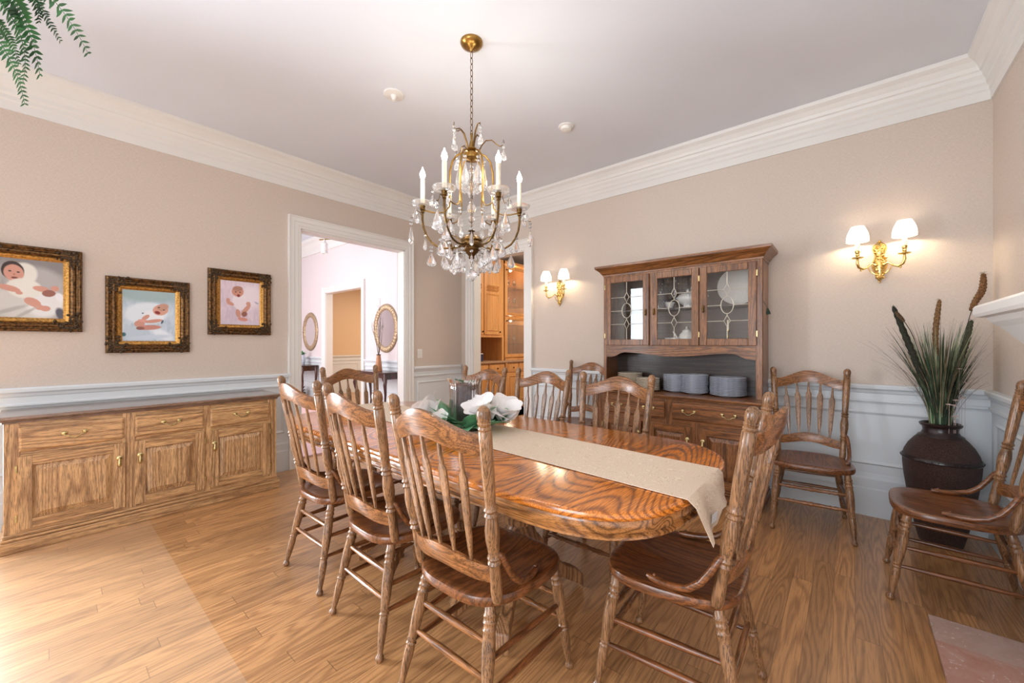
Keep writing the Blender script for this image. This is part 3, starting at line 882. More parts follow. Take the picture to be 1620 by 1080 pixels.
# ================================================================ cabinet helpers
def panel_door(root, x0, x1, z0, z1, y, mz, mx, pull_side, hinges=True, drop_pull=True, th=.02):
    """raised-panel door, front facing -y at y-th"""
    st = .055
    m = MB()
    m.box(x0, x0 + st, y - th, y, z0, z1).box(x1 - st, x1, y - th, y, z0, z1)
    m.box(x0 + .01, x1 - .01, y - .003, y - .0005, z0 + .01, z1 - .01)
    d = m.build('door', mz, root, bevel=.004)
    for a, b in ((z0, z0 + st), (z1 - st, z1)): MB().box(x0 + st, x1 - st, y - th + .0007, y, a, b).build('door_rail', mx, d, bevel=.002)
    a0, a1, b0, b1 = x0 + st, x1 - st, z0 + st, z1 - st
    bw = .036
    vs = [(a0, y-.0035, b0), (a1, y-.0035, b0), (a1, y-.0035, b1), (a0, y-.0035, b1),
          (a0+.005, y-.004, b0+.005), (a1-.005, y-.004, b0+.005), (a1-.005, y-.004, b1-.005), (a0+.005, y-.004, b1-.005),
          (a0+bw-.003, y-.0165, b0+bw-.003), (a1-bw+.003, y-.0165, b0+bw-.003), (a1-bw+.003, y-.0165, b1-bw+.003), (a0+bw-.003, y-.0165, b1-bw+.003),
          (a0+bw, y-.019, b0+bw), (a1-bw, y-.019, b0+bw), (a1-bw, y-.019, b1-bw), (a0+bw, y-.019, b1-bw)]
    fs = [(12, 13, 14, 15), (0, 3, 2, 1)]
    for r in (0, 4, 8):
        for i in range(4):
            j = (i+1) % 4; fs.append((r+i, r+j, r+4+j, r+4+i))
    MB().add(vs, fs).build('raised_panel', mz, d)
    px = x1 - st/2 if pull_side > 0 else x0 + st/2
    pz = z1 - (z1 - z0)*.27
    p = MB().lathe([(0, .015), (.5, .016), (1, .008)], (px, y - th, pz + .02), (px, y - th - .012, pz + .02), 12)
    p.lathe([(0, .004), (.15, .006), (.45, .009), (.7, .0115), (.9, .009), (1, .004)], (px, y - th - .014, pz + .018), (px, y - th - .014, pz - .036), 10)
    p.build('pull', M['pull'], d)
    if hinges:
        hx = x0 - .006 if pull_side > 0 else x1 + .006
        for hz in (z0 + .07, z1 - .07):
            MB().box(hx - .005, hx + .005, y - th - .003, y - th + .006, hz - .022, hz + .022).build('hinge', M['pull'], d, bevel=.002)
    return d
def drawer(root, x0, x1, z0, z1, y, mx, handles=1, th=.02):
    m = MB()
    e = .010
    vs = []
    for (i, yy) in ((0, y), (0, y - th + .007), (e, y - th)):
        vs += [(x0+i, yy, z0+i), (x1-i, yy, z0+i), (x1-i, yy, z1-i), (x0+i, yy, z1-i)]
    fs = [(8, 9, 10, 11), (3, 2, 1, 0)]
    for r in (0, 4):
        for i in range(4):
            j = (i+1) % 4; fs.append((r+i, r+j, r+4+j, r+4+i))
    d = m.add(vs, fs).build('drawer', mx, root)
    for h in range(handles):
        c = lerp(x0, x1, .5 if handles == 1 else (.24 if h == 0 else .76)); zc = (z0+z1)/2 + .012
        hw = .044
        b = MB()
        for s_ in (-1, 1):
            b.ball((c + s_*hw, y - th - .006, zc), .0125, 10, 6, (1.1, .6, 1))
            b.lathe([(0, .005), (1, .004)], (c + s_*hw, y - th, zc), (c + s_*hw, y - th - .012, zc), 8)
        pts = [(c - hw, y-th-.012, zc), (c - hw - .002, y-th-.016, zc - .010), (c - .024, y-th-.018, zc - .016), (c - .016, y-th-.019, zc - .026), (c, y-th-.02, zc - .029),
               (c + .016, y-th-.019, zc - .026), (c + .024, y-th-.018, zc - .016), (c + hw + .002, y-th-.016, zc - .010), (c + hw, y-th-.012, zc)]
        b.tube(pts, [.003, .003, .0035, .0035, .004, .0035, .0035, .003, .003], 8)
        b.build('bail_pull', M['pull'], d)
    return d

# ================================================================ SIDEBOARD (local: x along wall, front -y)
# local x = world y + 3.24 ; local y -> world -x
sb = thing('sideboard', 'long low honey oak sideboard with three drawers over three panelled doors', 'sideboard', (0.03, -3.24, 0), R(90))
sx0, sx1, dep = -3.958 + 3.24, -2.52 + 3.24, .40
fy = -dep
m = MB().box(sx0, sx0 + .02, fy, 0, .0, .755).box(sx1 - .02, sx1, fy, 0, .0, .755).box(sx0, sx1, -.015, 0, .0, .755).box(sx0 + .02, sx1 - .02, fy + .02, -.015, .10, .12)
# face frame
yw = lambda u, v=0: None
doors = [(-3.905, -3.452), (-3.405, -3.020), (-2.985, -2.575)]
ds = [(a + 3.24, b + 3.24) for a, b in doors]
m.box(sx0, ds[0][0] + .01, fy - .002, fy + .02, .0, .755)
m.box(ds[0][1] - .01, ds[1][0] + .01, fy - .002, fy + .02, .1, .755).box(ds[1][1] - .01, ds[2][0] + .01, fy - .002, fy + .02, .1, .755).box(ds[2][1] - .01, sx1, fy - .002, fy + .02, 0, .755)
m.build('body', M['side_z'], sb, bevel=.003)
m = MB().box(sx0 + .01, sx1 - .01, fy - .0005, fy + .0185, .725, .7515).box(sx0 + .01, sx1 - .01, fy - .0005, fy + .0185, .545, .59).box(sx0 + .01, sx1 - .01, fy - .0005, fy + .0185, .103, .14)
m.build('frame_rail', M['side_x'], sb)
m = MB().box(sx0 - .025, sx1 + .025, fy - .035, .0, .775, .795).box(sx0 - .015, sx1 + .015, fy - .025, 0, .765, .775).box(sx0 - .008, sx1 + .008, fy - .015, 0, .752, .765)
m.build('worktop', M['side_top'], sb, bevel=.006)
m = MB().box(sx0 - .02, sx1 + .02, fy - .030, 0, 0, .065).box(sx0 - .012, sx1 + .012, fy - .020, 0, .065, .085).box(sx0 - .005, sx1 + .005, fy - .010, 0, .085, .105)
m.build('plinth', M['side_x'], sb, bevel=.006)
for (a, b), s_ in zip(ds, (1, -1, -1)):
    panel_door(sb, a, b, .125, .555, fy - .002, M['side_z'], M['side_x'], s_)
    drawer(sb, a + .004, b - .004, .585, .725, fy - .002, M['side_x'])

# ================================================================ HUTCH
hx0, hx1 = 2.352, 3.662
hb = thing('china_hutch', 'tall oak china hutch with three leaded glass doors and plates in its niche', 'hutch', (0, -0.032, 0))
by = -.41   # base front (local y)
m = MB().box(hx0, hx0 + .02, by, 0, 0, .765).box(hx1 - .02, hx1, by, 0, 0, .765).box(hx0, hx1, -.012, 0, 0, .765).box(hx0 + .02, hx1 - .02, by + .02, -.012, .10, .12)
m.box(hx0, hx0 + .075, by - .002, by + .02, 0, .765).box(hx1 - .055, hx1, by - .002, by + .02, 0, .765).box(2.79, 2.84, by - .002, by + .02, .1, .59).box(3.19, 3.262, by - .002, by + .02, .1, .59).box(2.985, 3.05, by - .002, by + .02, .55, .765)
m.build('base_cabinet', M['hut_z'], hb, bevel=.003)
m = MB().box(hx0 + .01, hx1 - .01, by - .0005, by + .0185, .735, .7635).box(hx0 + .01, hx1 - .01, by - .0005, by + .0185, .545, .60).box(hx0 + .01, hx1 - .01, by - .0005, by + .0185, .085, .125)
m.build('frame_rail', M['hut_x'], hb)
MB().box(hx0 - .025, hx1 + .025, by - .03, 0, .775, .793).box(hx0 - .012, hx1 + .012, by - .018, 0, .764, .775).build('countertop', M['hut_x'], hb, bevel=.005)
MB().box(hx0 - .018, hx1 + .018, by - .025, 0, 0, .06).box(hx0 - .01, hx1 + .01, by - .014, 0, .06, .08).box(hx0 - .004, hx1 + .004, by - .008, 0, .08, .10).build('plinth', M['hut_x'], hb, bevel=.005)
for a, b, s_ in ((2.425, 2.785, 1), (2.844, 3.197, 1), (3.257, 3.612, -1)):
    panel_door(hb, a, b, .115, .553, by - .002, M['hut_z'], M['hut_x'], s_)
for a, b in ((2.43, 2.985), (3.045, 3.60)):
    drawer(hb, a, b, .60, .735, by - .002, M['hut_x'], 2)
uy = -.275
m = MB().box(hx0, hx0 + .02, uy, 0, .793, 1.875).box(hx1 - .02, hx1, uy, 0, .793, 1.875).box(hx0 + .02, hx1 - .02, uy + .02, 0, 1.855, 1.875).box(hx0 + .02, hx1 - .02, uy + .02, -.012, 1.195, 1.213)
m.box(hx0, hx0 + .03, uy - .002, uy + .02, .793, 1.875).box(hx1 - .045, hx1, uy - .002, uy + .02, .793, 1.875)
m.box(2.785, 2.835, uy - .002, uy + .02, 1.2, 1.875).box(3.195, 3.245, uy - .002, uy + .02, 1.2, 1.875).box(hx0 + .005, hx1 - .005, uy - .0005, uy + .0185, 1.84, 1.874)
m.build('upper_cabinet', M['hut_z'], hb, bevel=.003)
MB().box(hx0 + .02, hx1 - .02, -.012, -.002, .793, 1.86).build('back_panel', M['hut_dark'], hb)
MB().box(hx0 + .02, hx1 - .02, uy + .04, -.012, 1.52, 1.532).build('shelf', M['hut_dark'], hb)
# valance
def val_low(x):
    t = (x - hx0) / (hx1 - hx0); e = min(t, 1 - t)
    b = 1.13
    if e < .06: return 1.095
    if e < .16: q = (e-.06)/.10; return 1.095 + .045*(0.5 - .5*cos(PI*q))
    q = (e-.16)/.34
    return 1.14 - .03*(0.5 - .5*cos(PI*q))
n = 60
m = MB().slab(lambda i, j: (lerp(hx0 + .03, hx1 - .045, i), uy, lerp(val_low(lerp(hx0 + .03, hx1 - .045, i)), 1.21, j)), lambda i, j: (lerp(hx0 + .03, hx1 - .045, i), uy + .018, lerp(val_low(lerp(hx0 + .03, hx1 - .045, i)), 1.21, j)), n, 2, False)
m.build('valance', M['hut_x'], hb)
# cornice with mitred ends
cp = [(0, 1.86), (.006, 1.862), (.008, 1.875), (.018, 1.885), (.030, 1.905), (.045, 1.918), (.06, 1.93), (.065, 1.935), (.067, 1.955), (0, 1.955)]
m = MB()
m.prism(cp, lambda o, z: (hx0 - o, uy - o, z), lambda o, z: (hx1 + o, uy - o, z))
m.prism(cp, lambda o, z: (hx0 - o, uy - o, z), lambda o, z: (hx0 - o, 0, z))
m.prism(cp, lambda o, z: (hx1 + o, uy - o, z), lambda o, z: (hx1 + o, 0, z))
m.box(hx0, hx1, uy, 0, 1.875, 1.945)
m.build('cornice', M['hut_x'], hb)
for a, b, s_ in ((2.38, 2.80, 1), (2.82, 3.215, -1), (3.225, 3.625, -1)):
    z0, z1, st, y = 1.205, 1.845, .055, uy - .002
    m = MB().box(a, a + st, y - .02, y, z0, z1).box(b - st, b, y - .02, y, z0, z1).box(a + st, b - st, y - .02, y, z0, z0 + st).box(a + st, b - st, y - .02, y, z1 - st, z1)
    d = m.build('glass_door', M['hut_z'], hb, bevel=.004)
    MB().box(a + st - .004, b - st + .004, y - .011, y - .009, z0 + st - .004, z1 - st + .004).build('pane', M['pane'], d)
    cx = (a + b)/2; L0, L1, B0, B1 = a + st, b - st, z0 + st, z1 - st; cz = lerp(B0, B1, .50); yy = y - .012
    m = MB(); r = .0027
    ov = [(cx + .045*cos(t*PI/12), yy, cz + .068*sin(t*PI/12)) for t in range(25)]
    m.tube(ov, r*1.2, 6)
    for dz in (.125, -.125):
        dm = [(cx, yy, cz + dz + .045), (cx + .023, yy, cz + dz), (cx, yy, cz + dz - .045), (cx - .023, yy, cz + dz), (cx, yy, cz + dz + .045)]
        m.tube(dm, r, 6)
        m.tube([(L0, yy, cz + dz), (cx - .023, yy, cz + dz)], r, 6); m.tube([(cx + .023, yy, cz + dz), (L1, yy, cz + dz)], r, 6)
    m.tube([(L0, yy, cz), (cx - .045, yy, cz)], r, 6); m.tube([(cx + .045, yy, cz), (L1, yy, cz)], r, 6)
    m.tube([(cx, yy, cz + .17), (cx, yy, B1)], r, 6); m.tube([(cx, yy, B0), (cx, yy, cz - .17)], r, 6)
    m.tube([(cx, yy, cz + .068), (cx, yy, cz + .08)], r, 6); m.tube([(cx, yy, cz - .068), (cx, yy, cz - .08)], r, 6)
    m.build('lead_came', M['came'], d)
    px = b - st/2 if s_ > 0 else a + st/2
    pz = 1.50
    p = MB().lathe([(0, .010), (.5, .011), (1, .006)], (px, y - .02, pz + .02), (px, y - .030, pz + .02), 12)
    p.lathe([(0, .003), (.15, .005), (.45, .0075), (.7, .009), (.9, .007), (1, .003)], (px, y - .032, pz + .018), (px, y - .032, pz - .028), 10)
    p.build('pull', M['brass_dark'], d)
    hx = a - .004 if s_ > 0 else b + .004
    for hz in (z0 + .09, z1 - .09):
        MB().box(hx - .004, hx + .004, y - .024, y - .015, hz - .022, hz + .022).build('hinge', M['pull'], d)

# plates in the niche
def plate_mesh(r, h=.02):
    s_ = r/.12
    return MB().lathe([(0, .062*s_), (.12, .064*s_), (.14, .058*s_), (.2, .066*s_), (.26, .078*s_), (.36, r*.72), (.66, r*.93), (.82, r*.995), (.88, r), (.97, r*.99), (1.0, r*.96), (.62, .085*s_), (.42, .07*s_), (.40, .001)], (0, 0, 0), (0, 0, h), 32, capped=True)
def stack(x, y, z, r, count, pitch, mat, desc, h=.02, plural='plates'):
    first = None
    for k in range(count):
        top = count - 1 - k
        lb = f'{ORD[top] if top < 16 else "bottom"} {"" if top == 0 else "from the top "}{desc}'
        if first is None:
            first = plate_mesh(r, h).build('plate', mat, None, loc=(x, y, z + k*pitch))
            o = first
        else:
            o = first.copy(); COL.objects.link(o); o.location = (x + .0015*sin(k*7.3), y + .0015*cos(k*5.1), z + k*pitch)
        tag(o, lb, 'plate', plural)
zt = .7932
stack(2.555, -.165, zt, .115, 13, .011, M['cream'], 'white plate in the leftmost stack of the hutch niche', plural='white plates in the niche, left stack')
stack(2.765, -.255, zt, .10, 10, .011, M['cream'], 'cream plate in the low second stack of the hutch niche', plural='cream plates in the niche')
stack(2.975, -.15, zt, .105, 14, .0105, M['china_rim'], 'plate in the left of three blue-grey stacks', plural='slate plates in the left blue-grey stack')
stack(3.15, -.20, zt, .108, 15, .0105, M['china_rim'], 'plate in the middle of three blue-grey stacks', plural='slate plates in the middle blue-grey stack')
stack(3.405, -.20, zt, .135, 14, .0105, M['china_rim'], 'plate in the right, widest blue-grey stack', plural='large slate plates in the right stack')

# things behind the leaded glass
def lathe_thing(name, label, cat, prof, loc, mat, seg=24, group=None):
    o = MB().lathe(prof, (0, 0, 0), (0, 0, 1), seg).build(name, mat, None, loc=loc)
    return tag(o, label, cat, group)
hz1 = 1.2135; hz2 = 1.5325; hy = -.15
pl = MB().lathe([(0, .001), (.004, .07), (.012, .12), (.02, .155), (.026, .165), (.022, .165), (.008, .12), (.006, .0)], (0, 0, 0), (0, 0, 1), 40)
o = MB().merge(pl, Matrix.Rotation(R(78), 4, 'X')).build('platter', M['china'], None, loc=(3.47, -.085, hz2 + .163)); tag(o, 'round white platter stood on edge behind the right glass door', 'platter')
tp = thing('teapot', 'white lidded teapot on the lower shelf behind the middle glass door', 'teapot', (3.07, -.15, hz1))
MB().lathe([(0, .04), (.008, .045), (.03, .062), (.06, .068), (.09, .058), (.11, .038), (.115, .036)], (0, 0, 0), (0, 0, 1), 24).build('pot_body', M['china'], tp)
MB().lathe([(.112, .038), (.122, .036), (.135, .015), (.14, .007), (.15, .010), (.158, .004)], (0, 0, 0), (0, 0, 1), 20).build('lid', M['china'], tp)
MB().tube([(-.055, 0, .04), (-.085, 0, .06), (-.10, 0, .09), (-.115, 0, .115)], [.014, .010, .008, .006], 10).build('spout', M['china'], tp)
MB().tube([(.06, 0, .085), (.09, 0, .095), (.105, 0, .07), (.09, 0, .04), (.062, 0, .035)], .005, 8).build('handle', M['china'], tp)
tu = thing('soup_tureen', 'white lidded tureen on the upper shelf behind the middle glass door', 'tureen', (3.08, -.15, hz2))
MB().lathe([(0, .05), (.02, .035), (.03, .05), (.06, .085), (.09, .092), (.095, .09)], (0, 0, 0), (0, 0, 1), 28).build('bowl', M['china'], tu)
MB().lathe([(.092, .093), (.11, .08), (.13, .045), (.14, .012), (.155, .012), (.165, .004)], (0, 0, 0), (0, 0, 1), 28).build('lid', M['china'], tu)
cup = [(0, .025), (.01, .022), (.02, .032), (.05, .042), (.06, .044), (.058, .041), (.02, .028), (.015, .001)]
for x, y, z, lb in ((2.92, -.14, hz2, 'small white cup at the left of the upper shelf behind the middle glass door'), (2.93, -.17, hz1, 'small white cup beside the teapot behind the middle glass door'),
                 (2.99, -.20, hz1, 'white creamer cup just left of the teapot behind the middle door')):
    o = lathe_thing('cup', lb, 'cup', cup, (x, y, z), M['china'], 20)
gob = [(0, .032), (.004, .03), (.008, .004), (.07, .004), (.08, .012), (.10, .03), (.14, .036), (.17, .032), (.168, .030), (.14, .034), (.10, .028), (.085, .001)]
for i, (x, y, z) in enumerate(((2.95, -.1, hz2), (3.0, -.06, hz2 + 0), (3.17, -.2, hz1), (3.15, -.08, hz2))):
    lathe_thing('goblet', ['clear stemmed goblet at the left of the upper shelf behind the middle door', 'clear stemmed goblet behind the upper left cup in the middle hutch door', 'clear stemmed goblet right of the teapot behind the middle door', 'clear stemmed goblet right of the tureen behind the middle door'][i],
                'glass', gob, (x, y, z), M['goblet'], 16, 'goblets in the hutch')
cs = thing('candlestick', 'small brass candlestick on the lower shelf behind the right glass door', 'candlestick', (3.40, -.17, hz1))
MB().lathe([(0, .03), (.006, .028), (.012, .01), (.05, .006), (.055, .012), (.06, .006), (.10, .008), (.11, .014), (.12, .012)], (0, 0, 0), (0, 0, 1), 16).build('brass_base', M['gold'], cs)
MB().lathe([(.118, .008), (.20, .008), (.203, .002)], (0, 0, 0), (0, 0, 1), 12).build('taper', M['wax'], cs)
# tassel at the hutch side
ts = thing('green_tassel', 'dark green tassel on a cord hanging at the right side of the hutch', 'tassel', (hx1 + .03, -.30, 1.44))
MB().tube([(-.028, .02, .10), (-.01, .01, .07), (.0, 0, .045)], .0015, 6).build('cord', M['tassel'], ts)
MB().lathe([(0, .004), (.15, .009), (.3, .007), (.5, .012), (1, .015)], (0, 0, .045), (.008, 0, 0), 12).build('fringe', M['tassel'], ts)

# ================================================================ PICTURES
def painting(name, base_c, back_c, layers, hw, hh):
    t = NT(name)
    tc = t.node('ShaderNodeTexCoord').outputs['Object']
    n1 = t.noise(t.mapping(tc, rot=(0, R(35), 0), sc=(16, 1, 5)), 1.0, 4, 0.55, 1.5)
    c = t.mix(t.ramp(n1, [(0.38, (0, 0, 0)), (0.62, (1, 1, 1))]), lin(base_c), lin(back_c))
    wob = t.node('ShaderNodeTexNoise'); wob.inputs['Scale'].default_value = 30; wob.inputs['Detail'].default_value = 2; t.link(tc, wob.inputs['Vector'])
    wv = t.node('ShaderNodeVectorMath', operation='MULTIPLY_ADD'); t.link(wob.outputs['Color'], wv.inputs[0]); wv.inputs[1].default_value = (.006*hw/.2,)*3
    sub = t.node('ShaderNodeVectorMath', operation='SUBTRACT'); t.link(tc, sub.inputs[0]); sub.inputs[1].default_value = (.003*hw/.2,)*3
    t.link(sub.outputs[0], wv.inputs[2])
    for (cx, cz, rx, rz, rot, soft, col) in layers:
        mp = t.mapping(wv.outputs[0], loc=(cx*hw, 0, cz*hh), rot=(0, R(-rot), 0), sc=(rx*hw, 1e4, rz*hw), typ='TEXTURE')
        ln = t.node('ShaderNodeVectorMath', operation='LENGTH'); t.link(mp, ln.inputs[0])
        mr = t.node('ShaderNodeMapRange'); mr.inputs[1].default_value = 1 + soft; mr.inputs[2].default_value = 1 - soft
        t.link(ln.outputs['Value'], mr.inputs[0])
        c = t.mix(mr.outputs[0], c, lin(col))
    t.base(c); t.set(Roughness=0.35)
    return t.m
def framed(label, yc, zc, w_, h_, bar, mat):
    root = thing('framed_photograph', label, 'framed photo', (0.002, yc, zc), R(90), 'gilt framed baby photographs on the left wall')
    pr = [(0, 0), (0, .022), (.005, .030), (.014, .034), (.022, .026), (.028, .024), (.036, .031), (.046, .033), (.054, .024), (.060, .018), (.060, .004)]
    vs = []; fs = []
    for d, hgt in pr:
        for sx, sz in ((-1, -1), (1, -1), (1, 1), (-1, 1)):
            vs.append((sx*(w_/2 - d), -hgt, sz*(h_/2 - d)))
    for i in range(len(pr)-1):
        for k in range(4):
            k2 = (k+1) % 4; fs.append((i*4+k, i*4+k2, (i+1)*4+k2, (i+1)*4+k))
    fr_ = MB().add(vs, fs).build('frame', M['frame'], root)
    vs = []; fs = []; pl_ = [(.059, .004), (.059, .019), (.063, .023), (.067, .017), (bar - .012, .014), (bar - .004, .010), (bar, .008), (bar, .004)]
    for d, hgt in pl_:
        for sx, sz in ((-1, -1), (1, -1), (1, 1), (-1, 1)): vs.append((sx*(w_/2 - d), -hgt, sz*(h_/2 - d)))
    for i in range(len(pl_)-1):
        for k in range(4):
            k2 = (k+1) % 4; fs.append((i*4+k, i*4+k2, (i+1)*4+k2, (i+1)*4+k))
    MB().add(vs, fs).build('gold_liner', M['frame_gold'], root)
    rr = random.Random(int(w_*1000))
    for sx in (-1, 1):
        for sz in (-1, 1):
            m = MB().box(sx*(w_/2 - .004), sx*(w_/2 - .10), -.030, -.004, sz*(h_/2 - .004), sz*(h_/2 - .062)).box(sx*(w_/2 - .004), sx*(w_/2 - .062), -.029, -.004, sz*(h_/2 - .05), sz*(h_/2 - .10))
            for k in range(46):
                a = rr.uniform(0, .13); b = rr.uniform(0, bar*.8)
                if rr.random() < .5: a, b = b, a
                m.ball((sx*(w_/2 - .004 - a), -.026 - rr.uniform(0, .008), sz*(h_/2 - .004 - b)), rr.uniform(.005, .011), 7, 5, (1, .8, 1))
            m.build('corner_ornament', M['frame_dark'], root)
    MB().box(-(w_/2 - bar + .004), w_/2 - bar + .004, -.007, -.001, -(h_/2 - bar + .004), h_/2 - bar + .004).build('photo_print', mat, root)
skin, skd, wht = (206, 150, 132), (150, 96, 84), (226, 226, 224)
hwA, hhA = (.487 - .18)/2, (.565 - .18)/2
def mm_(l, sc=1): return l
# left photo: local centre x 0 ; visible right 2/3
pA = painting('baby_photo_grey', (190, 186, 184), (150, 148, 148), [
    (.3, .85, 1.3, .45, -8, .35, (136, 132, 132)), (.35, .35, .7, .5, -20, .25, (176, 172, 172)), (-.4, -.6, 1.2, .6, -25, .25, (206, 204, 200)), (.5, -.5, .5, .6, -30, .15, (226, 226, 226)),
    (-.15, .48, .40, .50, -10, .1, (224, 222, 214)), (-.42, .58, .31, .40, 5, .05, (52, 36, 30)), (-.39, .50, .27, .36, 8, .06, skin), (-.50, .56, .045, .03, 0, .3, (60, 38, 32)), (-.27, .54, .045, .03, 0, .3, (60, 38, 32)),
    (-.37, .34, .09, .04, 0, .25, (120, 50, 50)), (-.38, .46, .03, .035, 0, .4, (180, 114, 98)), (-.10, .0, .50, .42, -12, .08, (226, 224, 216)), (-.52, -.02, .33, .12, -18, .08, skin), (-.25, -.16, .10, .08, -10, .1, skin),
    (.36, .02, .24, .12, -10, .08, skin), (.58, -.12, .20, .15, 10, .08, skd), (.76, .06, .12, .12, 45, .12, skin), (.12, -.46, .26, .17, -32, .08, skin), (.30, -.62, .16, .12, -20, .1, skin), (.48, -.66, .15, .12, 5, .1, skin),
    (-.5, -.75, .5, .08, 25, .4, (178, 176, 172)), (-.1, -.85, .4, .06, 40, .4, (180, 178, 174)), (.93, -.85, .14, .3, 15, .2, (84, 84, 98)), (.9, -.25, .12, .2, 20, .2, (232, 232, 236))], hwA, hhA)
pB = painting('baby_photo_blue', (206, 220, 232), (176, 194, 210), [
    (.0, .85, 1.5, .42, 0, .35, (160, 184, 188)), (-.1, .10, .85, .55, 8, .12, (222, 232, 242)), (-.55, -.65, .5, .3, 30, .3, (190, 206, 220)), (.5, -.75, .5, .22, -30, .3, (228, 236, 246)),
    (.15, .02, .40, .26, -10, .1, (232, 236, 242)), (.42, .26, .31, .27, 25, .06, (214, 160, 140)), (.50, .38, .25, .17, 25, .15, (196, 150, 130)), (.35, .36, .045, .028, 0, .3, (60, 44, 50)), (.54, .27, .045, .028, 0, .3, (60, 44, 50)), (.30, .15, .11, .075, -25, .15, (140, 44, 50)), (.44, .24, .025, .03, 0, .4, (190, 130, 112)),
    (-.15, -.06, .18, .09, 40, .1, skin), (-.38, -.32, .20, .17, 20, .1, skin), (-.22, -.20, .22, .07, -10, .1, (222, 160, 146)), (.15, -.20, .35, .09, 12, .1, skin), (-.02, -.46, .46, .12, 5, .1, (198, 138, 126)), (-.35, -.50, .16, .08, 0, .1, skd),
    (.48, -.22, .04, .1, -20, .2, (70, 86, 110)), (-.26, .10, .04, .03, 0, .2, (80, 90, 110)), (.0, -.85, .8, .12, 5, .3, (200, 214, 230)), (-.95, -.75, .08, .1, 0, .2, (60, 110, 120))], (.487-.18)/2, (.567-.18)/2)
pC = painting('baby_photo_pink', (228, 210, 222), (206, 190, 206), [
    (.5, .3, .6, .8, -20, .3, (236, 222, 232)), (-.05, .08, .36, .50, 0, .1, (238, 226, 234)), (-.14, .52, .30, .30, 8, .06, (206, 144, 124)), (-.14, .66, .25, .15, 5, .15, (176, 124, 104)), (-.24, .50, .045, .03, 0, .3, (60, 40, 40)), (-.03, .50, .045, .03, 0, .3, (60, 40, 40)),
    (-.10, .34, .08, .08, 0, .15, (140, 38, 44)), (-.62, .10, .10, .13, 0, .12, skin), (-.52, -.04, .20, .10, -25, .1, skin), (-.02, -.05, .28, .34, 0, .1, (236, 224, 232)), (-.12, -.48, .12, .26, 12, .1, skin), (.28, -.28, .12, .40, -35, .1, skin),
    (.20, -.50, .14, .16, -30, .1, skd), (.12, -.74, .26, .11, -8, .12, (212, 146, 132)), (.40, .0, .12, .10, 40, .15, skin), (-.1, -.92, .9, .10, 0, .4, (210, 200, 216)), (.85, .05, .12, .05, -30, .3, (180, 172, 196))], (.479-.18)/2, (.567-.18)/2)
framed('gilt framed photo of a baby in a white gown, leftmost on the wall', -3.628 - .2435, 1.585, .487, .565, .09, pA)
framed('gilt framed photo of a laughing baby on pale blue satin, hung lowest in the middle', -3.2705, 1.435, .487, .567, .09, pB)
framed('gilt framed photo of a baby on a pink blanket, nearest the hall doorway', -2.6645, 1.582, .479, .565, .09, pC)
# switch plate
sw = thing('wall_switch', 'small white switch plate on the wall between the two doorways', 'light switch', (0.0, -.712, 1.095), R(90))
MB().box(-.036, .036, -.006, 0, -.058, .058).build('cover_plate', M['plastic'], sw, bevel=.003)
for k in range(3): MB().box(-.018, .018, -.011, -.006, -.042 + k*.03, -.022 + k*.03).build('rocker', M['plastic'], sw, bevel=.002)

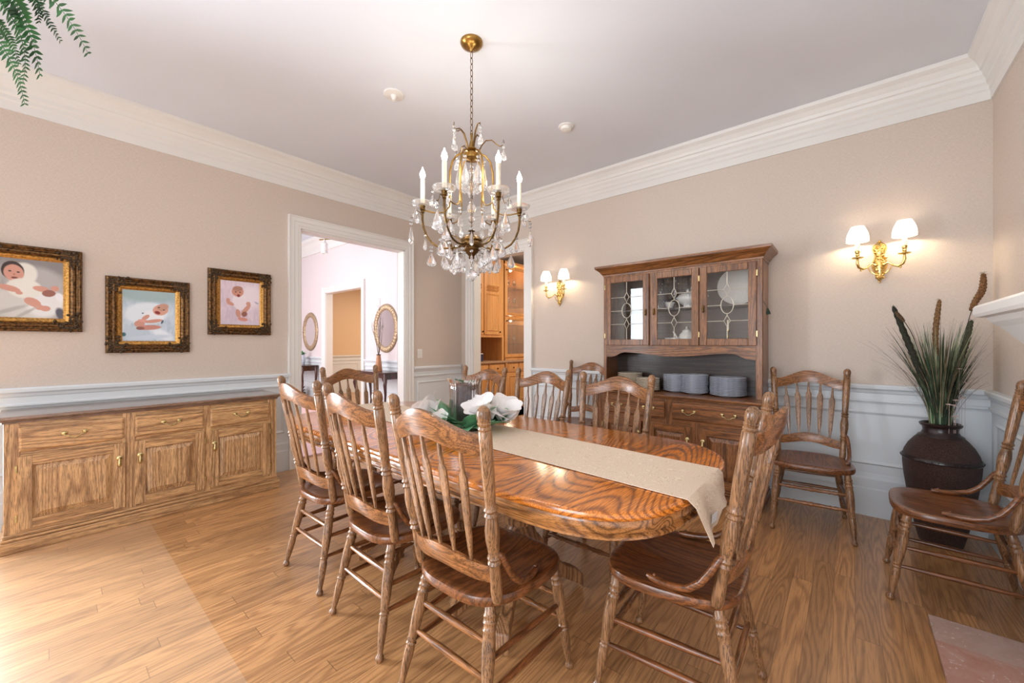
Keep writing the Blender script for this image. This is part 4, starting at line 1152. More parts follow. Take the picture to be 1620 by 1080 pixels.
# ================================================================ SCONCES
def sconce(x, label):
    s = thing('wall_sconce', label, 'wall lamp', (x, -0.002, 1.80), 0, 'brass wall sconces')
    m = MB()
    prof = [(0, -.145, .004), (.0, -.13, .012), (0, -.11, .022), (0, -.08, .028), (0, -.05, .040), (0, -.02, .044), (0, .01, .034), (0, .035, .026), (0, .06, .032), (0, .085, .040), (0, .11, .036), (0, .125, .020), (0, .135, .012)]
    vs = []; fs = []
    for _, z, w_ in prof:
        for a in range(9):
            th = PI*a/8
            vs.append((-w_*cos(th), -.022*sin(th)*min(1, w_/.03) - .001, z))
    for i in range(len(prof)-1):
        for k in range(8): fs.append((i*9+k, i*9+k+1, (i+1)*9+k+1, (i+1)*9+k))
    m.add(vs, fs, True)
    rr = random.Random(3)
    for k in range(26):
        z = rr.uniform(-.13, .13); w_ = .036 - .02*abs(z/.14)
        for sgn in (-1, 1): m.ball((sgn*rr.uniform(0.006, w_), -.016 - rr.uniform(0, .008), z), rr.uniform(.005, .009), 7, 5)
    for sgn in (-1, 1):
        m.ball((sgn*.022, -.03, -.03), .014, 10, 7)
        m.tube([(sgn*.012, -.02, -.1), (sgn*.03, -.02, -.09), (sgn*.048, -.018, -.07), (sgn*.06, -.016, -.045)], .0035, 6)
    m.ball((0, -.018, .137), .008, 8, 6).ball((0, -.012, -.148), .007, 8, 6)
    m.build('backplate', M['gold'], s)
    for sgn in (-1, 1):
        ax, ay = sgn*.118, -.105
        pts = [(sgn*.02, -.03, -.03), (sgn*.045, -.045, -.02), (sgn*.065, -.06, -.045), (sgn*.09, -.08, -.058), (sgn*.112, -.097, -.045), (sgn*.119, -.105, -.015), (ax, ay, .012)]
        a = MB().tube(pts, [.007, .006, .006, .0075, .0085, .009, .007], 10)
        a.ball((sgn*.10, -.088, -.066), .007, 8, 5)
        a = a.build('arm', M['gold'], s)
        MB().lathe([(0, .006), (.006, .03), (.010, .034), (.012, .034), (.008, .014), (.02, .010), (.028, .013), (.034, .010), (.045, .014), (.055, .016), (.06, .015)], (ax, ay, .012), (ax, ay, 1.012), 18).build('candle_cup', M['gold'], a)
        MB().lathe([(0, .0125), (.07, .0125), (.072, .008)], (ax, ay, .07), (ax, ay, 1.07), 14).build('candle_sleeve', M['wax'], a)
        MB().ball((ax, ay, .175), .013, 10, 8, (1, 1, 1.5)).build('bulb', M['bulb'], a)
        def sh(i, j):
            th = 2*PI*i; r = lerp(.062, .036, j**1.0 * .9 + .1*j) + .008*sin(PI*j)
            r *= 1 + .018*cos(28*th)
            return (ax + r*cos(th), ay + r*sin(th), .135 + .105*j)
        m = MB().grid(sh, 112, 7, closed_u=True)
        sd = m.build('lamp_shade', M['shade'], s, fix=False)
        MB().tube([(ax + .0625*cos(t*PI/16), ay + .0625*sin(t*PI/16), .136) for t in range(33)], .002, 6).build('shade_trim', M['wax'], sd)
        l = bpy.data.lights.new('sconce_light', 'POINT'); l.energy = 3.2; l.color = (1, .82, .56); l.shadow_soft_size = .012
        lo = bpy.data.objects.new('sconce_light', l); COL.objects.link(lo); lo.parent = s; lo.location = (ax, ay, .150)
    return s
sconce(4.322, 'two-armed polished brass wall sconce right of the hutch, above the urn')
sconce(1.648, 'two-armed polished brass wall sconce on the wall left of the hutch')

# ================================================================ CEILING DETECTORS
def disc(label, x, y, big):
    d = thing('ceiling_detector', label, 'detector', (x, y, CZ), 0)
    MB().lathe([(0, .062 if big else .070), (-.008, .062 if big else .070), (-.012, .055)], (0, 0, 0), (0, 0, 1), 28).build('rim_plate', M['plastic'], d)
    MB().lathe([(-.010, .046), (-.032, .042), (-.038, .025), (-.04, .002)] if big else [(-.008, .022), (-.02, .020), (-.035, .012), (-.045, .013), (-.047, .002)], (0, 0, 0), (0, 0, 1), 24).build('sensor_body', M['plastic'], d)
disc('small white sprinkler rosette on the ceiling left of the chandelier', 1.665, -2.18, False)
disc('round white smoke detector on the ceiling right of the chandelier', 2.38, -1.02, True)

# ================================================================ CHANDELIER
QX, QY = 2.449, -2.162
ch = thing('chandelier', 'antique brass six-light crystal chandelier hanging on a chain over the dining table', 'chandelier', (QX, QY, 0))
ua = math.atan2(QY + 3.814, QX - 4.165)   # direction camera -> chandelier
MB().lathe([(CZ, .066), (CZ - .008, .067), (CZ - .02, .060), (CZ - .035, .038), (CZ - .045, .012), (CZ - .055, .006)], (0, 0, 0), (0, 0, 1), 32).build('canopy', M['brass'], ch)
m = MB()
zc = CZ - .055; k = 0
while zc > 2.46:
    pts = []
    for t in range(13):
        a = 2*PI*t/12; u = .0085*cos(a); v = .021*sin(a)
        pts.append((u, 0, zc - .021 + v) if k % 2 == 0 else (0, u, zc - .021 + v))
    m.tube(pts, .0021, 6); zc -= .036; k += 1
m.build('chain', M['brass_dark'], ch)
m = MB().lathe([(2.47, .004), (2.45, .008), (2.43, .006), (2.41, .012), (2.385, .018), (2.375, .034), (2.368, .036), (2.36, .020), (2.345, .045), (2.325, .052), (2.315, .05), (2.31, .02), (2.30, .006)], (0, 0, 0), (0, 0, 1), 24)
m.build('hub', M['brass'], ch)
m = MB().lathe([(1.90, .0), (1.893, .018), (1.888, .022), (1.883, .008), (1.875, .010), (1.865, .022), (1.855, .045), (1.84, .062), (1.83, .066), (1.822, .060), (1.812, .067), (1.80, .066), (1.785, .050), (1.775, .052), (1.765, .045), (1.75, .026), (1.738, .016), (1.728, .018), (1.718, .008), (1.71, .010), (1.700, .002)], (0, 0, 0), (0, 0, 1), 32)
m.build('bowl', M['brass_dark'], ch)
MB().lathe([(1.89, .003), (2.31, .003)], (0, 0, 0), (0, 0, 1), 8).build('centre_rod', M['brass'], ch)
crystal_count = 0
def drop(x, y, z, L, w_, beads=1, az=0.0):
    """hang a crystal with its hook at z"""
    m = MB()
    L *= 1.38; w_ *= 1.6
    zz = z - .004
    for b in range(beads):
        r = .0095
        zz -= r
        for q in range(3): m.ball((x + .004*cos(q*2.1), y + .004*sin(q*2.1), zz), .0072, 6, 4, smooth=False)
        zz -= r + .002
    prof = [(0, .001), (.10, .10), (.35, .30), (.60, .46), (.78, .50), (.90, .40), (1.0, .04)]
    seg = 8; vs = []; fs = []
    ca_, sa_ = cos(az), sin(az)
    for t, r in prof:
        for k in range(seg):
            a = 2*PI*k/seg; u = r*w_*cos(a); v = r*w_*.45*sin(a)
            vs.append((x + u*ca_ - v*sa_, y + u*sa_ + v*ca_, zz - t*L))
    for i in range(len(prof)-1):
        for k in range(seg):
            k2 = (k+1) % seg; fs.append((i*seg+k, (i+1)*seg+k, (i+1)*seg+k2, i*seg+k2))
    fs.append(tuple(range(seg))); fs.append(tuple((len(prof)-1)*seg + k for k in range(seg-1, -1, -1)))
    m.add(vs, fs, False)
    return m.build('crystal', M['crystal'], ch)
rc = random.Random(11)
RC = .286
for i in range(6):
    a = ua + PI/2 + i*PI/3
    e = Vector((cos(a), sin(a)))
    def q(r, z, e=e): return (e.x*r, e.y*r, z)
    pts = [q(.05, 1.81), q(.08, 1.795), q(.12, 1.785), (q(.16, 1.783)), q(.20, 1.792), q(.235, 1.815), q(.262, 1.852), q(.28, 1.90), q(.287, 1.95), q(RC, 2.005)]
    arm = MB().tube(pts, [.007, .0065, .006, .006, .006, .006, .006, .0065, .0065, .007], 8).build('arm', M['brass_dark'], ch)
    cage = [q(.02, 2.345), q(.05, 2.352), q(.085, 2.335), q(.112, 2.30), q(.126, 2.24), q(.128, 2.16), q(.125, 2.08), q(.13, 2.03), q(.155, 1.998), q(.19, 1.99), q(.23, 1.992), q(.262, 2.0), q(.28, 2.0)]
    MB().tube(cage, [.005, .0055, .006, .006, .006, .0055, .005, .0045, .004, .004, .004, .004, .004], 8).build('cage_rod', M['brass'], ch)
    # scroll on the crown
    hi = i % 2 == 0
    sc_ = [q(.02, 2.37), q(.03, 2.42), q(.045, 2.465), q(.07, 2.495), q(.095, 2.49), q(.10, 2.475)] if hi else [q(.04, 2.36), q(.06, 2.40), q(.085, 2.43), q(.12, 2.435), q(.15, 2.41), q(.175, 2.40), q(.195, 2.42), q(.19, 2.44)]
    MB().tube(sc_, [.006, .0055, .005, .004, .003, .002] if hi else [.004, .004, .0035, .0035, .003, .003, .0025, .002], 8).build('scroll', M['brass_dark'], ch)
    # cup, candle, bobeche, bulb
    MB().lathe([(1.985, .006), (1.99, .012), (2.0, .010), (2.005, .016), (2.02, .015), (2.03, .018), (2.035, .014)], q(RC, 0), q(RC, 1), 16).build('candle_cup', M['brass_dark'], arm)
    MB().lathe([(2.028, .014), (2.024, .035), (2.03, .054), (2.044, .064), (2.048, .064), (2.036, .052), (2.031, .035), (2.034, .0145)], q(RC, 0), q(RC, 1), 24, capped=False).build('bobeche', M['bobeche'], arm)
    MB().lathe([(2.034, .0125), (2.185, .0125), (2.187, .007)], q(RC, 0), q(RC, 1), 14).build('candle_sleeve', M['wax'], arm)
    MB().lathe([(2.186, .007), (2.195, .013), (2.21, .0165), (2.225, .0135), (2.24, .006), (2.256, .001)], q(RC, 0), q(RC, 1), 12).build('flame_bulb', M['bulb'], arm)
    l = bpy.data.lights.new('chandelier_light', 'POINT'); l.energy = 2.2; l.color = (1, .92, .80); l.shadow_soft_size = .02
    lo = bpy.data.objects.new('chandelier_light', l); COL.objects.link(lo); lo.parent = ch; lo.location = q(RC, 2.275)
    # outward hook with big pendant
    MB().tube([q(.285, 1.96), q(.305, 1.995), q(.325, 2.0), q(.333, 1.975), q(.345, 1.955), q(.356, 1.957)], .0022, 6).build('hook', M['brass_dark'], ch)
    drop(*q(.352, 1.955)[:2], 1.955, .078, .045, 2, a + PI/2)
    # bobeche pendants
    for s_ in (-1, 0, 1):
        b = a + s_*.9
        if s_ == 0: continue
        px, py = e.x*RC + .058*cos(b), e.y*RC + .058*sin(b)
        drop(px, py, 2.03, .05, .026, 1, b)
    # inner dangling on the arm
    drop(*q(.235, 1.80)[:2], 1.80, .06, .036, 2, a + .5)
    drop(*q(.27, 1.87)[:2], 1.865, .052, .030, 1, a + 2)
    drop(.15*cos(a + .25), .15*sin(a + .25), 1.74, .05, .030, 1, a + .2)
    MB().tube([(.062*cos(a + .25), .062*sin(a + .25), 1.79), (.11*cos(a + .25), .11*sin(a + .25), 1.775), (.15*cos(a + .25), .15*sin(a + .25), 1.74)], .0018, 6).build('wire', M['brass_dark'], ch)
    drop(*q(.16, 1.778)[:2], 1.778, .065, .036, 1, a + 1.0)
    drop(*q(.10, 1.778)[:2], 1.778, .058, .032, 2, a)
    # small pendants between arms, on the bowl rim
    a2 = a + PI/6
    drop(.20*cos(a2), .20*sin(a2), 1.86 if i % 2 else 1.82, .060, .034, 1, a2)
    MB().tube([(.066*cos(a2), .066*sin(a2), 1.825), (.11*cos(a2), .11*sin(a2), 1.87 if i % 2 else 1.84), (.16*cos(a2), .16*sin(a2), 1.885 if i % 2 else 1.85), (.2*cos(a2), .2*sin(a2), 1.86 if i % 2 else 1.82)], .002, 6).build('wire', M['brass_dark'], ch)
    drop(.085*cos(a2), .085*sin(a2), 1.765, .05, .028, 1, a2)
    # tall drops inside the cage and from the crown scrolls
    drop(*q(.128, 2.02)[:2], 2.0, .058, .032, 2, a)
    drop(*q(.075, 2.315)[:2], 2.315, .10, .042, 2, a + 1.2)
    drop(*q(.10 if hi else .19, 0)[:2], 2.475 if hi else 2.43, .050, .026, 2, a + .4)
m = MB().ball((0, 0, 1.625), .034, 10, 7, smooth=False)
m.ball((0, 0, 1.67), .009, 6, 4, smooth=False).ball((0, 0, 1.688), .007, 6, 4, smooth=False)
m.build('crystal_ball', M['crystal'], ch)
m = MB()
for z, r, s_ in ((2.27, .012, 1.2), (2.225, .024, 1.6), (2.165, .014, 1), (2.12, .024, 1.8), (2.055, .012, 1), (2.02, .026, 1.5), (1.96, .020, 1.3), (1.92, .010, 1)):
    m.ball((0, 0, z), r, 8, 6, (1, 1, s_), smooth=False)
m.build('centre_crystals', M['crystal'], ch)

# ================================================================ CLAY URN WITH GRASSES
VX, VY = 4.585, -.265
urn = thing('clay_urn', 'large dark brown clay urn holding tall grasses in the right corner', 'urn', (VX, VY, 0))
MB().lathe([(0, .085), (.012, .095), (.10, .115), (.25, .142), (.40, .162), (.47, .168), (.52, .170), (.56, .160), (.60, .142), (.635, .118), (.655, .100), (.665, .092)], (0, 0, 0), (0, 0, 1), 48).build('body', M['urn'], urn)
MB().lathe([(.655, .103), (.662, .100), (.672, .085), (.69, .078), (.71, .080), (.722, .092), (.732, .094), (.738, .086), (.73, .074), (.68, .070), (.62, .075)], (0, 0, 0), (0, 0, 1), 48, capped=False).build('neck', M['urn_band'], urn)
m = MB().lathe([(.508, .171), (.515, .176), (.527, .175), (.535, .168)], (0, 0, 0), (0, 0, 1), 48, capped=False)
for k in range(40):
    a = 2*PI*k/40; m.ball((.175*cos(a), .175*sin(a), .521), .004, 6, 4)
m.build('raised_band', M['urn_band'], urn)
rg = random.Random(21)
def blade(m, a, lean, H, w_, droop=0.0, r0=None, z0=.70):
    r0 = rg.uniform(0, .05) if r0 is None else r0
    ca_, sa_ = cos(a), sin(a)
    n = 8; vs = []; fs = []
    b0 = (r0*ca_, r0*sa_)
    for i in range(n):
        t = i/(n-1.0)
        d = lean*t**1.6*H
        z = z0 + H*t*cos(lean*t*.6) - droop*t**3
        ww = w_*(1 - t**2.2)*(0.6 + .4*min(1, t*5)) + .0004
        cx, cy = b0[0] + ca_*d, b0[1] + sa_*d
        tw = a + PI/2 + .9*t
        vs += [(cx - ww*cos(tw), cy - ww*sin(tw), z), (cx, cy, z + .0006), (cx + ww*cos(tw), cy + ww*sin(tw), z)]
    for i in range(n-1): fs += [(i*3, i*3+1, i*3+4, i*3+3), (i*3+1, i*3+2, i*3+5, i*3+4)]
    for i in range(n-1): pass
    m.add(vs, fs, True)
def ok_dir(lean, H, a):   # stay clear of both walls
    x = VX + cos(a)*(.05 + lean*H); y = VY + sin(a)*(.05 + lean*H)
    return x < XR - .03 and y < -.03
GM = MB(); GMI = []; GMATS = []
def grasses(count, col, wmin, wmax, hmin, hmax, lmin, lmax, nm, droop=.0):
    c = 0; guard = 0
    GMATS.append(plain(nm + '_colour', col, .55, 0, .25, 14))
    while c < count and guard < 20000:
        guard += 1
        a = rg.uniform(0, 2*PI); H = rg.uniform(hmin, hmax); lean = rg.uniform(lmin, lmax)
        if not ok_dir(lean, H, a): continue
        n0 = len(GM.f)
        blade(GM, a, lean, H, rg.uniform(wmin, wmax), droop*rg.random()); c += 1
        GMI.extend([len(GMATS) - 1]*(len(GM.f) - n0))
grasses(170, (44, 66, 44), .002, .0048, .34, .70, .05, .40, 'dark_grass', .04)
grasses(90, (146, 156, 122), .004, .0095, .32, .66, .03, .25, 'sage_grass')
grasses(100, (140, 118, 88), .0008, .0018, .24, .70, .02, .45, 'straw_grass', .05)
grasses(80, (38, 44, 32), .0007, .0013, .34, .66, .25, .60, 'wispy_grass', .12)
go = GM.build('grass_arrangement', GMATS[0], None, fix=False, loc=(VX, VY, 0))
for m_ in GMATS[1:]: go.data.materials.append(m_)
go.data.polygons.foreach_set('material_index', GMI)
tag(go, 'tall arrangement of green, sage and straw grasses standing in the clay urn', 'grass', None, 'stuff')
# a few broad leaves
for k, (a, ln, H, w_, c, lb) in enumerate(((-2.3, .05, .36, .020, (150, 164, 136), 'broad pale sage leaf standing at the front right of the clay urn'), (-2.0, .10, .30, .024, (44, 92, 44), 'broad mid green leaf standing at the front left of the clay urn'),
                                    (-1.5, .16, .44, .018, (132, 150, 118), 'long pale leaf leaning right across the clay urn'), (-2.6, .06, .50, .016, (50, 86, 50), 'tall green leaf rising among the grasses in the urn'))):
    m = MB(); blade(m, a, ln, H, w_, 0, .045)
    tag(m.build('broad_leaf', plain('broad_leaf_%d' % k, c, .5, 0, .15, 14), None, fix=False, loc=(VX, VY, 0)), lb, 'leaf', 'broad leaves in the clay urn')
def foxtail(path, rmax, label, plume_from=.5, col=None):
    f = thing('foxtail_plume', label, 'dried plume', (VX, VY, 0), 0, 'foxtail plumes in the clay urn')
    P = [Vector(p) for p in path]
    def at(t):
        t = t*(len(P)-1); i = min(int(t), len(P)-2); q = t - i
        a, b = P[i], P[i+1]
        p0 = P[max(i-1, 0)]; p3 = P[min(i+2, len(P)-1)]
        return .5*((2*a) + (b - p0)*q + (2*p0 - 5*a + 4*b - p3)*q*q + (3*a - p0 - 3*b + p3)*q**3)
    MB().tube([at(i/14) for i in range(15)], .0022, 6).build('stalk', M['stem'], f)
    m = MB(); n = 26
    pts = [at(lerp(plume_from, 1, i/(n-1))) for i in range(n)]
    rad = [rmax*(.35 + .65*sin(PI*min(1, .12 + .85*i/(n-1)))**.6) * (1 + .12*((i % 2)*2-1)) for i in range(n)]; rad[-1] = .003
    m.tube(pts, rad, 10)
    for i in range(420):
        t = rg.uniform(plume_from, 1); p = at(t); th = rg.uniform(0, 2*PI); z = rg.uniform(-.2, .8)
        d = Vector((cos(th), sin(th), z)).normalized(); r = rmax*1.35
        s2 = d.cross(Vector((0, 0, 1))).normalized()*.0012
        q = p + d*r*.5; e2 = p + d*r*rg.uniform(.9, 1.25)
        m.add([q - s2, q + s2, e2], [(0, 1, 2)], False)
    m.build('plume', plain('plume_brown', col or (92, 70, 46), .9, 0, .35, 120), f, fix=False)
B = (vr.x, vr.y)  # picture-right in plan
def pr(r, d, z): return (vr.x*r + vd.x*d, vr.y*r + vd.y*d, z)
foxtail([pr(-.02, .0, .66), pr(-.07, .0, .90), pr(-.17, .0, 1.16), pr(-.29, .0, 1.45)], .017, 'dark foxtail plume leaning furthest left out of the urn', .42, (44, 46, 34))
foxtail([pr(-.03, -.02, .66), pr(-.10, -.03, .95), pr(-.20, -.03, 1.27), pr(-.32, -.05, 1.41)], .009, 'thin brown foxtail plume tilting left behind the dark one', .82)
foxtail([pr(.0, .0, .66), pr(-.01, .0, 1.0), pr(-.03, .0, 1.27), pr(-.005, .0, 1.49)], .014, 'tall upright brown foxtail plume in the middle of the urn', .5, (120, 88, 54))
foxtail([pr(.02, .0, .66), pr(.08, .0, 1.0), pr(.15, .0, 1.28), pr(.20, .0, 1.45), pr(.255, .0, 1.55), pr(.262, .0, 1.65)], .017, 'tallest brown foxtail plume rising behind the mantel tip', .56, (112, 78, 46))
foxtail([pr(.0, -.02, .66), pr(.02, -.05, .98), pr(.08, -.06, 1.2), pr(.12, -.06, 1.36)], .015, 'dark green seed plume behind the sage blades in the urn', .4, (60, 62, 44))
for k, (r_, z, w) in enumerate(((.02, 1.07, 'highest, pinkish'), (.055, .99, 'second highest'), (.035, .90, 'right of the middle'), (-.0, .885, 'left of the middle'), (-.04, .86, 'leftmost'), (-.012, .855, 'low centre'), (-.005, .79, 'lowest, just above the urn neck'))):
    m = MB()
    for q in range(9):
        a = q*2*PI/9; m.ball((.010*cos(a), .010*sin(a), .002), .005, 6, 4, (1, 1, .5))
    m.ball((0, 0, .003), .005, 6, 4); m.tube([(0, 0, 0), (0, .0, -.04), (.0, .008, .69 - z)], .0009, 5)
    p = pr(r_, -.085, z)
    tag(m.build('dried_flower', plain('dried_flower_pale_%d' % k, (190, 168, 158), .8), None, loc=(VX + p[0], VY + p[1], p[2])), 'small pale dried flower head in the urn grasses, ' + w, 'dried flower', 'dried flowers in the clay urn')

# ================================================================ FIREPLACE
fp = thing('fireplace_mantel', 'white fireplace mantel shelf with stepped mouldings at the right edge', 'mantel', (0, 0, 0))
my0, my1 = -3.0, -1.2
mp = [(0, 1.08), (.10, 1.08), (.105, 1.12), (.115, 1.14), (.12, 1.19), (.15, 1.215), (.175, 1.25), (.205, 1.29), (.225, 1.31), (.235, 1.33), (.262, 1.333), (.268, 1.345), (.268, 1.372), (.262, 1.382), (0, 1.382)]
m = MB()
m.prism(mp, lambda o, z: (XR - o - .002, my0 - o*.0, z), lambda o, z: (XR - o - .002, my1 - .268 + o, z))
m.build('shelf', M['trim'], fp)
m = MB().box(XR - .10, XR - .002, -2.85, -1.42, .95, 1.085).box(XR - .10, XR - .002, -1.68, -1.42, .02, .95).box(XR - .10, XR - .002, -2.85, -2.6, .02, .95)
m.box(XR - .115, XR - .1, -1.66, -1.44, .25, .92).box(XR - .12, XR - .002, -1.70, -1.40, .02, .2)
m.build('surround', M['trim'], fp, bevel=.004)
MB().box(XR - .06, XR - .002, -2.6, -1.68, .02, .95).build('firebox_front', M['marble'], fp)
MB().box(XR - .065, XR - .055, -2.4, -1.88, .02, .72).build('firebox_opening', M['black'], fp)
he = tag(MB().box(4.43, XR - .03, -2.98, -1.25, .0, .012).build('hearth_slab', M['marble'], None), 'rose marble hearth tiles set in the floor at the bottom right corner', 'hearth')

# ================================================================ HALL FURNITURE
def mirror_obj(x, label):
    t = thing('oval_mirror', label, 'mirror', (x, HY - .002, 1.49), 0, 'oval mirrors in the hall')
    def rim(i, j):
        a = 2*PI*i; b = PI*j
        r1, r2 = .275, .325
        k = 1 + .22*cos(b)*1.0
        w_ = .055
        ex = (r1 + w_*.9 + w_*cos(b)); ez = (r2 + w_*.9 + w_*cos(b))
        return (ex*cos(a), -.006 - .03*sin(b)*(1 + .18*cos(40*a)), ez*sin(a))
    MB().grid(rim, 160, 9, closed_u=True).build('carved_frame', M['mirror_frame'], t, fix=False)
    m = MB(); n = 48
    m.add([(.275*cos(2*PI*k/n), -.010, .325*sin(2*PI*k/n)) for k in range(n)], [tuple(range(n))]); m.build('mirror_glass', M['mirror'], t)
mirror_obj(-2.05, 'large oval mirror with carved frame in the hall, right of the inner doorway')
mirror_obj(-5.09, 'oval mirror with carved frame in the hall, left of the inner doorway')
def console(x, label, hw=.50, dp=.36):
    t = thing('console_table', label, 'console table', (x, HY - .03, 0), 0, 'mahogany console tables in the hall')
    MB().box(-hw, hw, -dp, 0, .735, .755).build('table_top', M['mahog'], t, bevel=.008)
    m = MB()
    for y in (-dp + .03, -.04):
        def low(u): return .645 - .0 + .03*cos(u*PI*3) + (-.03 if abs(u) > .85 else 0)
        m.slab(lambda i, j, y=y: ((-1 + 2*i)*(hw - .04), y, lerp(low(-1 + 2*i), .735, j)), lambda i, j, y=y: ((-1 + 2*i)*(hw - .04), y + .018, lerp(low(-1 + 2*i), .735, j)), 31, 2, False)
    m.box(-hw + .04, -hw + .055, -dp + .03, -.02, .64, .735).box(hw - .055, hw - .04, -dp + .03, -.02, .64, .735)
    m.build('carved_apron', M['mahog'], t)
    for sx in (-1, 1):
        for y in (-dp + .045, -.045):
            yo = -1 if y < -.1 else 0
            pts = [(sx*(hw - .05), y, .73), (sx*(hw - .035), y + .01*yo, .62), (sx*(hw - .02), y + .025*yo, .55), (sx*(hw - .045), y, .40), (sx*(hw - .06), y, .22), (sx*(hw - .045), y, .08), (sx*(hw - .025), y + .015*yo, .02), (sx*(hw - .02), y + .02*yo, .006)]
            MB().tube(pts, [.026, .030, .028, .020, .015, .015, .022, .02], 10).build('leg', M['mahog'], t)
    return t
console(-1.98, 'dark mahogany console table under the large oval mirror in the hall')
console(-5.12, 'dark mahogany console table under the far left hall mirror')
v = thing('branch_vase', 'tall tapering tan vase on the console table under the large hall mirror', 'vase', (-1.93, HY - .22, .7552))
MB().lathe([(0, .055), (.01, .060), (.20, .040), (.27, .032), (.275, .036), (.285, .036), (.285, .03)], (0, 0, 0), (0, 0, 1), 24).build('vase_body', M['vase_hall'], v)
MB().lathe([(.272, .037), (.285, .037), (.286, .02)], (0, 0, 0), (0, 0, 1), 20).build('dark_rim', M['black'], v)
br = thing('twig_bunch', 'bare dry branches standing in the tan hall vase', 'branches', (-1.93, HY - .22, .9))
rt_ = random.Random(4)
for k in range(9):
    a = rt_.uniform(0, 2*PI); l_ = rt_.uniform(.05, .2); H = rt_.uniform(.6, 1.15)
    dx, dy = l_*cos(a), min(.12, l_*sin(a)*.5)
    p = [(0, 0, -.1), (dx*.1, dy*.1, .15), (dx*.4 + .02*sin(k), dy*.4, H*.5), (dx, dy, H)]
    m = MB().tube(p, [.004, .0035, .003, .0012], 5)
    for q in range(3):
        t0 = rt_.uniform(.4, .9); bx_ = lerp(p[2][0], p[3][0], t0); bz = lerp(p[2][2], p[3][2], t0); by_ = lerp(p[2][1], p[3][1], t0)
        m.tube([(bx_, by_, bz), (bx_ + rt_.uniform(-.08, .08), by_ - .02, bz + .1)], [.002, .001], 4)
    m.build('branch', M['twig'], br)
gp = thing('flower_pot', 'pale pot with a small plant on the far left hall console table', 'potted plant', (-5.05, HY - .2, .7552))
MB().lathe([(0, .04), (.01, .05), (.12, .07), (.2, .055), (.22, .06)], (0, 0, 0), (0, 0, 1), 20).build('pot', M['china_rim'], gp)
m = MB()
for k in range(22):
    a = rt_.uniform(0, 2*PI); m.merge(leaf_mesh(.12, .02), Matrix.Translation((0, 0, .2)) @ Matrix.Rotation(a, 4, 'Z') @ Matrix.Rotation(R(rt_.uniform(20, 80)), 4, 'X'))
m.build('foliage', M['leaf'], gp, fix=False)
sh_ = thing('dark_shrub', 'dark leafy plant in a basket under the far left hall console table', 'potted plant', (-5.1, HY - .22, 0))
MB().lathe([(0, .08), (.01, .09), (.14, .11), (.15, .10)], (0, 0, 0), (0, 0, 1), 20).build('basket', M['twig'], sh_)
m = MB()
for k in range(46):
    a = rt_.uniform(0, 2*PI); m.merge(leaf_mesh(.2, .02), Matrix.Translation((0, 0, .13)) @ Matrix.Rotation(a, 4, 'Z') @ Matrix.Rotation(R(rt_.uniform(5, 80)), 4, 'X'))
m.build('foliage', M['stem'], sh_, fix=False)
# hall ceiling spotlight
sp_ = thing('ceiling_spotlight', 'white hall ceiling spotlight on a short brown bar', 'ceiling light', (-2.88, -.60, 0))
MB().lathe([(HZ, .05), (HZ - .02, .05), (HZ - .025, .012), (3.03, .010)], (0, 0, 0), (0, 0, 1), 16).build('stem', M['plastic'], sp_)
MB().tube([pr(-.09, 0, 3.045), pr(.13, 0, 3.06)], .011, 8).build('bar', M['brass_dark'], sp_)
MB().lathe([(3.04, .018), (3.0, .03), (2.98, .055), (2.80, .055), (2.80, .045), (2.82, .04)], (0, 0, 0), (0, 0, 1), 20).build('lamp_head', M['plastic'], sp_)

# ================================================================ PANTRY
# cabinets along x = const, front facing +x
def pfront(m, y0, y1, z0, z1, x0, x1): return m.box(x0, x1, y0, y1, z0, z1)
FX = -.62
bc = thing('pantry_base_cabinet', 'orange maple base cabinet with drawers in the pantry', 'cabinet', (0, 0, 0))
MB().box(-1.24, FX - .02, .27, 3.2, .1, .875).box(-1.24, FX - .07, .27, 3.2, 0, .1).build('body', M['pantry'], bc)
y = .25
edges = [(.30, .74), (.76, 1.20), (1.22, 1.62), (1.70, 2.02), (2.04, 2.36), (2.38, 2.8)]
for a, b in edges:
    d = MB().box(FX - .02, FX, a, b, .70, .86).box(FX, FX + .006, a + .03, b - .03, .725, .835).build('drawer', M['pantry'], bc, bevel=.004)
    MB().ball((FX + .02, (a+b)/2, .78), .013, 8, 6).build('knob', M['black'], d)
    d = MB().box(FX - .02, FX, a, b, .12, .685).build('door', M['pantry'], bc, bevel=.004)
    m = MB(); ringframe(m, lambda q, z, o: (FX + o - .005, q, z), a + .05, b - .05, .17, .635, .03, .010); m.build('panel_moulding', M['pantry'], d)
    MB().ball((FX + .02, b - .03, .62), .013, 8, 6).build('knob', M['black'], d)
for yy in (1.66,):
    MB().lathe([(0, .03), (.05, .03), (.1, .02), (.5, .028), (.9, .02), (.95, .03), (1, .03)], (FX, yy, .12), (FX, yy, .87), 14).build('turned_pilaster', M['pantry'], bc)
tag(MB().box(-1.24, FX + .03, .27, 3.2, .876, .915).build('granite_counter', M['granite'], None, bevel=.008), 'speckled brown granite worktop on the pantry cabinets', 'worktop')
UX = -.66
uc = thing('pantry_wall_cabinet', 'orange maple wall cabinet with panelled door and rope moulding in the pantry', 'cabinet', (0, 0, 0))
MB().box(-1.24, UX - .02, .27, 1.66, 1.36, 2.75).box(-1.24, -1.22, .27, 1.66, .916, 1.36).box(-1.22, UX - .01, 1.60, 1.66, .916, 1.36).build('body', M['pantry'], uc)
def rope(m, x, y0, y1, z, r=.022):
    n = int((y1 - y0)/.035)
    for k in range(n):
        a = y0 + (y1-y0)*k/n
        m.tube([(x, a, z - r), (x + r*.6, a + .02, z), (x, a + .04, z + r)], .011, 6)
